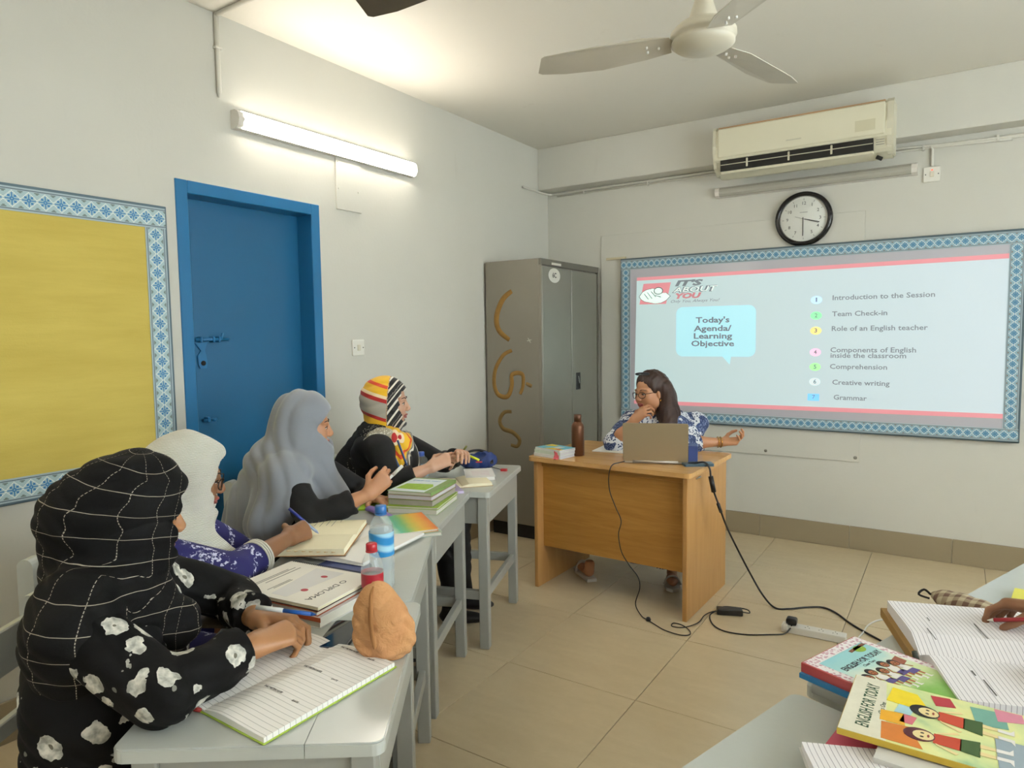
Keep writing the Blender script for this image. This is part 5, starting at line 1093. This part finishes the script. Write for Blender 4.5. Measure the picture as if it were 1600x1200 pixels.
t = NT('rainbow_cover'); o = t.sep(t.obj()); r = t.n('ShaderNodeValToRGB'); t.set(r.inputs[0], t.math('ADD', t.math('MULTIPLY', o[0], -5.5), t.math('ADD', .5, t.math('MULTIPLY', t.noise(t.obj(), 20, 3), .12)))); cr = r.color_ramp
cr.elements[0].color = lin('#d4472b'); cr.elements[1].color = lin('#d9e8dc')
for p_, c_ in ((.2, '#e48a2c'), (.38, '#e4b23a'), (.55, '#c8c04a'), (.7, '#6fb56f'), (.85, '#58b89a')): e = cr.elements.new(p_); e.color = lin(c_)
M_rain = t.fin(r.outputs[0], .4)
bk('book with green to orange rainbow cover beside the green stack', (1.205, -3.165, Z + .0135), 55, .165, .25, .009, M_rain)
o = MB().tube(crom([(-.11, 0, .012), (-.05, .004, .014), (.05, -.003, .014), (.11, 0, .01)], 5), .022, 10, flat=.5).build('pencil_case', mat('purple_case', '#8c74b8', .4, vary=.25, scale=40), None, (1.00, -3.10, Z + .0005), (0, 0, -.35)); tag(o, 'flat purple pencil case between the rainbow book and the green stack', 'pencil case')
o = MB().box((0, 0, .004), (.12, .22, .008), .001).build('sticky_notes', mat('lime_notepad', '#a9d32c', .5, vary=.05), None, (.835, -2.955, Z + .0005), (0, 0, .6)); tag(o, 'bright lime notepad beside the hands of the woman in grey', 'notepad')
# ---- farthest desk
openbook('open cream notebook on the farthest left desk', (.90, -2.455, Z + .0005), 48, .13, .145, .20, .006, .012, mat('tan_cover_2', '#b79a68', .5), M_cream, M_cream, name='notebook', curl=.004)
n1_ = bk('white ring-bound notebook propped behind the cream notebook', (.885, -2.265, Z + .0005), 40, .15, .22, .018, mat('white_cover_2', '#dcdad8', .5), M_wpage, name='notebook', cat='notebook')
for k in range(6): MB().span((-.04, -.06 + k * .02, .018), (.05, -.058 + k * .02, .0183)).build('handwriting', mat('pink_ink', '#c9a0b0', .6), n1_)
o = MB().box((0, 0, .0065), (.10, .16, .013), .001).build('note_block', mat('violet_notebook', '#b4a8c8', .5), None, (.955, -2.60, Z + .0005), (0, 0, .9)); tag(o, 'small pale violet notebook at the near end of the farthest left desk', 'notebook')
pcs = E('pencil_case', (.74, -2.085, Z), math.radians(15), 'open blue and black pencil case with a yellow highlighter on the farthest left desk', 'pencil case')
S = SDF((.58, -2.23, Z - .01), (.9, -1.93, Z + .12), .004); c0 = vv(.74, -2.085, Z); fr_ = (azd(15), azd(105), vv(0, 0, 1)); S.ell(c0 + vv(0, 0, .035), (.105, .055, .042), fr_, .02); S.ell(c0 + azd(15) * .05 + vv(0, 0, .05), (.05, .04, .035), fr_, .03); S.ell(c0 + azd(195) * .02 + azd(-75) * .025 + vv(0, 0, .075), (.07, .04, .03), fr_, .008, 's'); folds(S, .004, (azd(40), azd(130), vv(0, 0, 1)), (80, 20, 30), 1); g = S.grid(); S.d = np.maximum(S.d, (Z + .001 - g[2])[None, None, :]); S.build('case_body', mat('navy_nylon', '#1f356e', .6, vary=.15, scale=30, bump=.2), pcs)
MB().tube(crom([(-.10, -.02, .03), (-.07, .01, .075), (0, .025, .092), (.07, .01, .075), (.095, -.02, .03)], 6), .010, 8, flat=.5).build('zip_flap', mat('black_nylon', '#17181b', .7), pcs)
MB().cyl((-.035, -.03, .07), (.03, -.045, .05), .007, 8).build('highlighter', mat('highlighter_yellow', '#dbe62e', .4), pcs); MB().cyl((-.06, -.045, .035), (.05, -.052, .042), .004, 8).build('red_pen', mat('red_pen', '#b02a33', .4), pcs)
tg = E('key_tag', (.925, -2.095, Z), .3, 'small red plastic tag lying beside the blue pencil case', 'tag'); MB().prism(rrect(.035, .024, .006), .001, .012).build('tag_body', mat('red_tag', '#b3242a', .4), tg); MB().tube(crom([(-.018, 0, .008), (-.05, .01, .012), (-.075, .0, .02)], 4), .002, 5).build('tag_string', mat('dark_string', '#33343a', .7), tg)
# ---- pens in hands
def pen(a, b, r, m, capm, label, clip=True, frac=.35, tipm=None):
    a = Vector(a); b = Vector(b); e_ = E('pen', a, 0, label, 'pen'); d_ = b - a
    MB().cyl((0, 0, 0), d_ * frac, r * 1.15, 10).build('pen_cap', capm, e_); MB().cyl(d_ * frac, d_ * .92, r, 10).build('barrel', m, e_); MB().cyl(d_ * .92, d_, r, 8, r * .15).build('pen_tip', tipm or m, e_)
    return e_
M_pb = mat('pen_blue', '#2560b4', .3); M_pw = mat('pen_white', '#d8dad8', .3)
pen((1.575, -4.105, .868), (1.70, -4.035, .852), .0048, M_pb, M_pw, 'blue ballpoint pen with white end held by the woman in the checked scarf', frac=.45)
pen((1.015, -3.560, .905), (1.115, -3.520, .822), .0048, mat('pen_clear', '#9fb2d0', .2), mat('pen_cap_navy', '#1c2f8c', .3), 'dark blue capped pen held by the woman in the white scarf', frac=.5)
pen((1.118, -3.095, .985), (1.040, -3.172, .885), .006, M_pw, M_pw, 'white marker pen held up by the woman in the grey scarf')
pen((.985, -2.50, .965), (.93, -2.50, .895), .004, mat('pen_olive', '#6d7034', .4), mat('pen_olive', '#6d7034', .4), 'short olive pen between the fingers of the woman in the striped scarf')
# ---- right-hand desks
M_bcov = NT('class_one_cover'); o = M_bcov.obj(); n_ = M_bcov.noise(o, 11, 3, .5, .4); r = M_bcov.n('ShaderNodeValToRGB'); M_bcov.set(r.inputs[0], n_); cr = r.color_ramp; cr.elements[0].position = .3; cr.elements[0].color = lin('#8fb58a'); cr.elements[1].position = .7; cr.elements[1].color = lin('#e6dc8e')
for p_, c_ in ((.42, '#c9d79a'), (.55, '#dfe3a0')): e = cr.elements.new(p_); e.color = lin(c_)
M_bcov = M_bcov.fin(r.outputs[0], .3)
bA0 = bk('grey-edged book at the bottom of the pile under the red textbook', (2.865, -3.585, Z + .0005), 70, .20, .27, .017, mat('grey_cover', '#9a9a94', .5), M_page)
bk('thin blue book under the red-spined English textbook', (2.850, -3.570, Z + .018), 68, .215, .285, .010, mat('bright_blue_cover', '#2f7fb4', .35), M_page)
bA = bk('English textbook with red spine and picture of schoolchildren', (2.848, -3.567, Z + .0285), 68, .205, .28, .019, mat('red_spine_cover', '#bd5152', .35), M_page)
zt = .0191
t = NT('floral_border_print'); v = t.n('ShaderNodeTexVoronoi', {'Vector': t.obj(), 'Scale': 130.0}).outputs['Distance']; M_flb = t.fin(t.mix(t.step(v, .3, .5), lin('#c48fa0'), lin('#ece6e6')), .35)
t = NT('meadow_print'); o = t.sep(t.obj()); n_ = t.noise(t.obj(), 18, 3); t1_ = t.math('ADD', o[1], t.math('MULTIPLY', n_, .09)); r = t.n('ShaderNodeValToRGB'); t.set(r.inputs[0], t.math('ADD', t.math('MULTIPLY', t1_, 3.4), .42)); cr = r.color_ramp; cr.elements[0].color = lin('#74a843'); cr.elements[1].color = lin('#8ac6cf')
for p_, c_ in ((.35, '#7bb04a'), (.55, '#cfdca0'), (.7, '#dbe4d2'), (.82, '#9fd0cf')): e = cr.elements.new(p_); e.color = lin(c_)
M_mead = t.fin(r.outputs[0], .3)
blob([(-.098, -.138), (.101, -.138), (.101, .138), (-.098, .138)], M_flb, bA, zt, 'cover_border'); blob([(-.078, -.115), (.083, -.115), (.083, .115), (-.078, .115)], M_mead, bA, zt + .0004, 'cover_picture')
z2 = zt + .0008
text('ENGLISH FOR TODAY', .02, mat('dark_print', '#2a2430', .5), bA, (.005, .070, z2), bold=.0004, width=.14); text('Class Two', .010, mat('dark_print', '#2a2430'), bA, (.005, .055, z2))
blob(ell(.05, .10, .016, .012), mat('leaf_print', '#8cb02e', .4), bA, z2, 'tree_print'); blob([(.02, .108), (.08, .112), (.082, .104), (.02, .1)], mat('branch_print', '#7c4a2c', .5), bA, z2, 'branch_print')
M_skp = mat('print_skin', '#a8653c', .5); M_hrp = mat('print_hair', '#1d1a1c', .5); M_whp = mat('print_white', '#e9e6e2', .5); M_prp = mat('print_purple', '#574a86', .5)
def kid(par, x, y, s, top, bot, z, hair=M_hrp, skin=M_skp, socks=M_whp, lean=0.0):
    """a plain printed child figure"""
    def q(p): return [(x + (a + lean * b) * s, y + b * s) for a, b in p]
    blob(q([(-.18, .0), (.18, .0), (.22, -.45), (-.22, -.45)]), top, par, z, 'print_shirt'); blob(q([(-.22, -.43), (.22, -.43), (.28, -.75), (-.28, -.75)]), bot, par, z, 'print_shorts')
    for k in (-1, 1):
        blob(q([(k * .06, -.74), (k * .20, -.74), (k * .19, -1.0), (k * .09, -1.0)][::k]), skin, par, z, 'print_leg'); blob(q([(k * .08, -.99), (k * .19, -.99), (k * .19, -1.2), (k * .30, -1.26), (k * .08, -1.26)][::k]), socks, par, z, 'print_sock')
        blob(q([(k * .17, -.03), (k * .24, -.06), (k * .42, -.38), (k * .36, -.42)][::k]), skin, par, z, 'print_arm')
    blob(q(ell(0, .24, .24, .27, 18)), hair, par, z + .0002, 'print_hair'); blob(q(ell(0, .17, .17, .18, 16)), skin, par, z + .0005, 'print_face')
    for k in (-1, 1): blob(q(ell(k * .07, .19, .025, .035, 8)), M_hrp, par, z + .0008, 'print_eye')
    blob(q(ell(0, .085, .055, .022, 8)), mat('print_mouth', '#8e3b34', .5), par, z + .0008, 'print_mouth')
for k, (kx, ky) in enumerate([(-.055, .015), (-.03, .022), (-.005, .012), (.022, .025), (.045, .016)]): kid(bA, kx, ky, .048, M_whp, M_prp, z2)
blob([(.05, .035), (.078, .04), (.076, .015), (.052, .01)], mat('print_roof', '#9a5a44', .5), bA, z2, 'hut_print')
# class one book
bu = bk('pink-edged folder under the loose ruled paper', (2.815, -3.865, Z + .0005), 80, .19, .12, .018, mat('pink_folder', '#d0566e', .5), M_page, name='folder', cat='folder')
bu2 = bk('closed white book lying under the yellow-spined English textbook', (2.945, -3.79, Z + .0005), 85, .20, .20, .046, mat('white_cover_3', '#cfcdc6', .5), M_page)
bB = bk('yellow-spined English textbook for class one with two cartoon children on its cover', (2.916, -3.742, Z + .0495), 88.5, .216, .27, .010, mat('yellow_spine_cover', '#c9a93a', .35), M_page)
zt = .0101; blob([(-.106, -.134), (.107, -.134), (.107, .134), (-.106, .134)], M_bcov, bB, zt, 'cover_picture'); z2 = zt + .0004
P_ = lambda nm, c_: mat('print_' + nm, c_, .35, vary=.12, scale=50)
blob([(-.106, .062), (.107, .082), (.107, .134), (-.106, .134)], P_('cream', '#e2dfcb'), bB, z2, 'title_band', .0002)
text('ENGLISH FOR TODAY', .03, mat('title_green', '#1f4a2c', .5), bB, (0, .100, z2 + .0003), shear=.25, bold=.0003, width=.165); text('Class One', .012, mat('title_green', '#1f4a2c', .5), bB, (0, .078, z2 + .0003), shear=.3, width=.045)
blob([(-.1, .07), (-.045, .075), (-.04, .03), (-.055, .008), (-.075, .02), (-.1, .01)], P_('orange', '#d07a2c'), bB, z2 + .0003, 'cloth_print'); blob([(-.04, .078), (-.005, .08), (.0, .045), (-.04, .04)], P_('amber', '#e6a922'), bB, z2 + .0003, 'cloth_print')
blob([(.035, .075), (.09, .07), (.085, .03), (.05, .015), (.03, .04)], P_('yellow', '#ecd20f'), bB, z2 + .0003, 'cloth_print'); blob([(0, .06), (.032, .055), (.03, .03), (.0, .035)], P_('paleblue', '#a8cfd8'), bB, z2 + .0003, 'cloth_print'); blob([(-.03, .05), (0, .045), (-.002, .025), (-.03, .03)], P_('rose', '#cf6d7a'), bB, z2 + .0003, 'cloth_print')
blob([(.06, -.0), (.095, .01), (.1, -.02), (.07, -.03)], P_('red', '#c9452e'), bB, z2 + .0003, 'fruit_print'); blob([(.03, -.06), (.09, -.05), (.095, -.10), (.04, -.105)], P_('teal', '#6fa596'), bB, z2 + .0002, 'ground_print'); blob([(.06, -.09), (.104, -.085), (.104, -.125), (.075, -.128)], P_('pink', '#d3849a'), bB, z2 + .0003, 'ground_print'); blob([(-.1, -.09), (0, -.085), (.0, -.128), (-.1, -.128)], P_('slateblue', '#8f9ea8'), bB, z2 + .0002, 'ground_print')
M_skk = mat('print_pale_skin', '#e6d29a', .5); M_shr = mat('print_red_shirt', '#c0442a', .5); M_grs = mat('print_green_shorts', '#3d5a2c', .5)
kid(bB, .025, -.005, .085, M_shr, M_grs, z2 + .0006, skin=M_skk, lean=.1); kid(bB, -.055, -.002, .085, M_shr, M_grs, z2 + .0006, skin=M_skk, lean=-.05, hair=mat('print_maroon_hair', '#5a2530', .5))
# loose ruled sheets at the bottom edge
ls = openbook('open ruled exercise book at the bottom edge of the picture', (2.905, -3.965, Z + .0195), 112, .145, .15, .26, .018, .012, mat('white_cover_4', '#d2d2ce', .5), M_rul2, name='exercise_book', curl=.016)
# big open notebook with the writing hand
on = openbook('large open ruled notebook with brown cover under the hand with the red pen', (3.045, -3.352, Z + .0005), 108, .225, .262, .34, .050, .046, mat('brown_board_cover', '#a07c42', .6), M_rul2, name='notebook', curl=.008, ov=.012)
MB().span((.012, -.182, .0018), (.277, .182, .022), .001).build('cover_board', mat('brown_board_cover', '#a07c42', .6), on)
for x_, y_, l_, z_ in ((.14, .11, .02, .0520), (.03, .13, .06, .0543), (.18, -.02, .02, .0502), (.06, .02, .08, .0543), (-.13, .11, .02, .0565), (-.20, .10, .06, .0545)): MB().span((x_, y_, z_), (x_ + l_, y_ + .0022, z_ + .0004)).build('printed_line', M_inkg, on)
MB().tube(crom([(-.02, .172, .0), (-.03, .182, .02), (-.01, .184, .04)], 4), .006, 8).build('binder_clip', mat('dark_clip', '#3a3d38', .4, .5), on)
t = NT('checked_cloth'); o = t.sep(t.obj()); ch = t.math('ADD', t.math('MULTIPLY', t.math('GREATER_THAN', t.math('FRACT', t.math('MULTIPLY', o[0], 38.0)), .5), .5), t.math('MULTIPLY', t.math('GREATER_THAN', t.math('FRACT', t.math('MULTIPLY', o[1], 38.0)), .5), .5)); M_chk = t.fin(t.mix(ch, lin('#b5a88c'), lin('#6b5040')), .8)
cp = E('pencil_pouch', (2.985, -3.02, Z), math.radians(-20), 'brown checked cloth pouch behind the big open notebook', 'pouch')
S = SDF((2.85, -3.12, Z - .01), (3.13, -2.9, Z + .06), .004); S.ell(vv(2.985, -3.02, Z + .018), (.11, .045, .026), (azd(-15), azd(75), vv(0, 0, 1)), .02); folds(S, .003, (azd(-15), azd(75), vv(0, 0, 1)), (60, 20, 20), 1); g = S.grid(); S.d = np.maximum(S.d, (Z + .001 - g[2])[None, None, :]); S.build('pouch_body', M_chk, cp, relax=1)
cp.children[0]; MB().tube(crom([(-.10, .0, .025), (-.12, .01, .03), (-.125, -.01, .02), (-.10, -.005, .015)], 4), .003, 6).build('zip_pull', M_dark, cp)
bY = bk('small yellow book lying on the third desk of the right row', (3.140, -2.885, Z + .0005), -8, .14, .20, .012, mat('yellow_cover', '#cfc94e', .45), M_page)
text('B', .03, mat('print_red', '#b53440', .5), bY, (-.02, .03, .0122), width=.02)
o = MB().box((0, 0, .012), (.2, .28, .024), .001).build('exercise_book', M_wpage, None, (3.36, -1.92, Z + .0005), (0, 0, -.3)); tag(o, 'white exercise book at the right edge of the picture', 'book')
pen((3.165, -3.262, .888), (3.006, -3.222, .8325), .0045, mat('pen_red', '#9c2029', .3), mat('pen_red', '#9c2029', .3), 'red pen held by the hand at the right edge', tipm=mat('pen_tip', '#d8d4cc', .4))
# ---- teacher's desk
DZ_ = .782
GB = 'books on the teacher desk'
bk('lowest white book of the small stack on the teacher desk', (.985, -1.655, DZ_ + .0005), 80, .135, .20, .018, mat('white_cover_5', '#dcdcd8', .5), mat('white_pages', '#c4c2c6', .8), group=GB)
bk('middle book with pale green spine on the teacher desk', (.987, -1.652, DZ_ + .019), 78, .135, .20, .019, mat('pale_green_cover_2', '#cdd8c8', .5), mat('white_pages', '#c4c2c6', .8), group=GB)
tb = bk('top book with yellow and blue cover on the teacher desk', (.990, -1.650, DZ_ + .0385), 76, .138, .195, .012, mat('white_cover_6', '#d6dad6', .5), mat('white_pages', '#c4c2c6', .8), group=GB)
blob([(-.066, -.095), (.068, -.095), (.068, .095), (-.066, .095)], mat('sky_print', '#62b4cc', .4, vary=.2, scale=40), tb, .0121, 'cover_print'); blob([(-.066, -.095), (-.03, -.095), (-.02, -.0), (-.066, .03)], mat('yellow_print', '#e0c022', .4), tb, .0125, 'cover_print'); blob([(.02, .02), (.06, .03), (.066, .09), (.0, .09)], mat('yellow_print', '#e0c022', .4), tb, .0125, 'cover_print'); blob([(-.03, -.04), (.03, -.05), (.03, .0), (-.03, .0)], mat('white_print', '#d8d8d0', .4), tb, .0125, 'cover_print')
rb = E('ribbon', (1.045, -1.722, DZ_), 0, 'red and white ribbon hanging from the books on the teacher desk', 'ribbon')
M_rbn = mat('red_white_ribbon', '#d8646a', .6, vary=.4, scale=120)
for k, (dx, r_) in enumerate(((0, 1.), (-.012, .8), (.010, .85))): MB().tube(crom([(dx, .012, .052), (dx - .004, -.006, .046), (dx + .003, -.012, .025), (dx - .002, -.016, .004), (dx + .004, -.035, .003)], 4), .007 * r_, 6, flat=.3).build('ribbon_strand', M_rbn, rb)
fb = E('flask', (1.096, -1.573, DZ_), 0, 'brown metal flask bottle standing on the teacher desk', 'bottle')
M_fl = mat('brown_metal', '#6b4630', .38, .55, vary=.04)
MB().lathe([(.034, 0), (.037, .003), (.037, .17), (.034, .182), (.024, .196), (.0215, .200)], 32).build('flask_body', M_fl, fb); MB().lathe([(.0225, .200), (.0225, .238), (.020, .241), (0, .241)], 28).build('flask_cap', mat('brown_cap', '#5c3c29', .4, .4), fb)
o = MB().box((0, 0, .003), (.30, .21, .006), .001).build('papers', M_wpage, None, (1.25, -1.30, DZ_ + .0005), (0, 0, .1)); tag(o, 'white sheets of paper between the flask and the laptop', 'paper')
lp = E('laptop', (1.582, -1.602, DZ_), math.radians(20), 'open beige-grey laptop seen from behind on the teacher desk', 'laptop')
M_lap = mat('laptop_champagne', '#9c8c70', .35, .35, vary=.03); M_lapb = mat('laptop_silver', '#b4aca0', .35, .4)
MB().prism(rrect(.345, .225, .01), .002, .016, Matrix.Translation((0, .118, 0))).build('base', M_lapb, lp)
Ml = Matrix.Translation((0, .002, .014)) @ Matrix.Rotation(math.radians(99), 4, 'X'); MB().prism(rrect(.345, .215, .01, 4, 0, .107), -.003, .003, Ml).build('lid', M_lap, lp)
MB().prism(rrect(.325, .19, .002, 1, 0, .112), -.0034, -.003, Ml).build('display', mat('display_dark', '#202830', .2), lp); MB().cyl((-.12, .0, .012), (.12, .0, .012), .007, 10).build('hinge', M_lapb, lp)
for r_ in range(5):
    for c_ in range(13): MB().box((-.145 + c_ * .0241, .05 + r_ * .02, .017), (.02, .016, .002)).build('key', mat('key_dark', '#3a3a3a', .5), lp)
o = MB().box((0, 0, .045), (.05, .10, .09), .003).build('small_box', mat('blue_box', '#3f4f86', .5), None, (1.730, -1.42, DZ_ + .0005), (0, 0, .3)); tag(o, 'small dark blue box standing behind the laptop', 'box')
o = MB().prism(rrect(.078, .158, .01), .0, .013).build('mobile_phone', mat('phone_case_teal', '#3f5560', .35), None, (1.792, -1.53, DZ_ + .0005), (0, 0, -1.0)); tag(o, 'dark phone lying at the right edge of the teacher desk', 'phone')
M_cbl = mat('black_cable', '#18171a', .45)
ca = E('charger_cable', (1.42, -1.66, 0), 0, 'thin black cable hanging down the front of the teacher desk to the floor', 'cable')
pa = [(1.425, -1.65, .790), (1.41, -1.70, .789), (1.405, -1.755, .790), (1.399, -1.782, .770), (1.391, -1.785, .715), (1.399, -1.785, .643), (1.432, -1.785, .564), (1.463, -1.785, .495), (1.448, -1.785, .42), (1.465, -1.785, .328), (1.509, -1.785, .263), (1.558, -1.785, .209), (1.569, -1.785, .149), (1.547, -1.79, .061), (1.585, -1.80, .008), (1.633, -1.826, .005), (1.70, -1.868, .004), (1.752, -1.895, .004), (1.83, -1.905, .004), (1.868, -1.880, .004), (1.855, -1.835, .004), (1.80, -1.79, .004), (1.755, -1.79, .004), (1.765, -1.835, .006), (1.82, -1.815, .006), (1.862, -1.72, .005), (1.862, -1.62, .006), (1.885, -1.568, .012), (1.925, -1.545, .016)]
MB().tube([Vector(p) - Vector(ca.location) for p in crom(pa, 6)], .0028, 6).build('cable', M_cbl, ca); MB().lathe([(0, 0), (.012, .003), (.014, .010), (.009, .02), (0, .022)], 12, Matrix.Translation(Vector((1.633, -1.826, 0)) - Vector(ca.location))).build('ferrite', M_cbl, ca)
ad_ = E('power_adapter', (1.965, -1.52, 0), math.radians(22), 'black laptop power adapter brick lying on the floor beside the teacher desk', 'adapter')
MB().box((0, 0, .016), (.13, .052, .03), .004, seg=2).build('brick', mat('black_plastic', '#18181a', .35), ad_); MB().tube([Vector(p) for p in crom([(-.05, .02, .02), (-.02, .035, .025), (.05, .03, .025), (.095, .02, .02), (.10, -.0, .012), (.06, -.01, .02)], 6)], .003, 6).build('cable_loop', M_cbl, ad_)
cc = E('plug_cable', (1.90, -1.6, 0), 0, 'black cable from the adapter to the plug in the white power strip', 'cable')
MB().tube([Vector(p) - Vector(cc.location) for p in crom([(1.90, -1.545, .012), (1.885, -1.60, .004), (1.93, -1.70, .004), (2.00, -1.748, .004), (2.10, -1.735, .004), (2.20, -1.675, .004), (2.262, -1.63, .006), (2.285, -1.60, .03), (2.29, -1.585, .058)], 6)], .0034, 6).build('cable', M_cbl, cc)
ps = E('power_strip', (2.385, -1.57, 0), math.radians(2), 'white power strip on the floor between the teacher desk and the right desks', 'power strip')
M_ps = mat('strip_white', '#e3e0da', .35)
MB().box((0, 0, .019), (.29, .058, .036), .004, seg=2).build('strip_body', M_ps, ps)
for k in range(4):
    for dx, dy in ((0, .012), (-.009, -.006), (.009, -.006)): MB().span((-.09 + k * .062 + dx - .002, dy - .003, .037), (-.09 + k * .062 + dx + .002, dy + .003, .0373)).build('socket_slot', M_dark, ps)
MB().box((-.10, 0, .056), (.05, .05, .032), .010, seg=3).build('plug', mat('black_plastic', '#18181a', .35), ps); MB().box((-.125, -.02, .03), (.022, .04, .03), .004).build('adapter_plug', M_ps, ps)
wc = E('strip_cable', (2.53, -1.5, 0), 0, 'white cable running from the power strip towards the right desks', 'cable')
MB().tube([Vector(p) - Vector(wc.location) for p in crom([(2.53, -1.575, .02), (2.56, -1.55, .006), (2.585, -1.42, .005), (2.60, -1.30, .005), (2.65, -1.20, .005), (2.75, -1.17, .005), (2.95, -1.25, .005), (3.2, -1.5, .005)], 6)], .0042, 6).build('cable', M_ps, wc)
tk = E('projector_cable', (1.9, -1.5, 0), 0, 'thick black cable looping from the desk across the floor to the right', 'cable')
pt = [(1.752, -1.565, .795), (1.79, -1.56, .800), (1.835, -1.552, .806), (1.862, -1.55, .775), (1.870, -1.55, .71), (1.884, -1.545, .652), (1.905, -1.53, .583), (1.925, -1.45, .45), (1.955, -1.34, .30), (2.005, -1.25, .14), (2.07, -1.24, .03), (2.151, -1.325, .006), (2.22, -1.30, .005), (2.294, -1.231, .005), (2.37, -1.187, .005), (2.44, -1.23, .005), (2.524, -1.337, .005), (2.634, -1.44, .005), (2.85, -1.62, .005), (3.2, -1.9, .005)]
MB().tube([Vector(p) - Vector(tk.location) for p in crom(pt, 6)], .0052, 7).build('cable', M_cbl, tk)
MB().cyl(Vector((1.868, -1.55, .735)) - tk.location, Vector((1.884, -1.545, .652)) - tk.location, .013, 8).build('converter_box', mat('black_plastic', '#18181a'), tk); MB().cyl(Vector((1.903, -1.535, .59)) - tk.location, Vector((1.912, -1.51, .54)) - tk.location, .009, 8).build('connector', M_cbl, tk)
for nm in ('magazine',):
    for o in [o for o in bpy.data.objects if o.name.startswith(nm) and o.type == 'EMPTY' and not o.children]:
        MB().prism(rrect(.30, .16, .004), 0, .008).build('page_block', mat('dark_magazine', '#4d4334', .5, vary=.5, scale=30), o)
# ---------------- the writer on the right, whose hand enters the picture
M_teal = cloth('plum_cotton', '#5a3a46', .8, .2)
r6, fr6, i6 = build_person('person writing with a red pen, only the hand visible at the right edge', M_sk2, hc=(3.60, -3.32, 1.12), face=azd(165, -.25), neck=(3.66, -3.33, .97), pel=(3.78, -3.36, .53), fdir=azd(162),
    sh=[(3.62, -3.15, .93), (3.56, -3.49, .93)], el=[(3.40, -3.12, .83), (3.38, -3.62, .83)], wr=[(3.135, -3.185, .866), (3.20, -3.52, .855)],
    hands=[dict(D=unit(vv(-.93, .30, -.12)), N=(.0, .35, .95), curls=[(.55, .75, .4), (.75, .85, .4), (.9, .9, .4), (1.0, .9, .4)], thb=(.5, .6)), dict(D=azd(150), N=(0, 0, 1), curls=[(.3, .5, .4)] * 4)],
    dress=M_teal, cuffs=(.5, .5), h=.0045, ears=True)
S = SDF((3.4, -3.55, .9), (3.85, -3.1, 1.3), .006); hc6 = vv(3.60, -3.32, 1.12); P = head_pts(hc6, fr6); S.ell(P(-.022, 0, .045), (.098, .088, .092), fr6, .01); S.cone(P(-.07, 0, .0), P(-.08, 0, -.13), .07, .05, .04); S.ell(P(.06, 0, -.05), (.07, .075, .115), fr6, .008, 's'); S.build('hair', M_hair, r6, lambda V: np.stack([V[:, 0], V[:, 2]], 1))
chair((3.80, -3.365), 162, 'grey wooden chair on the right, outside the picture, under the writing person')
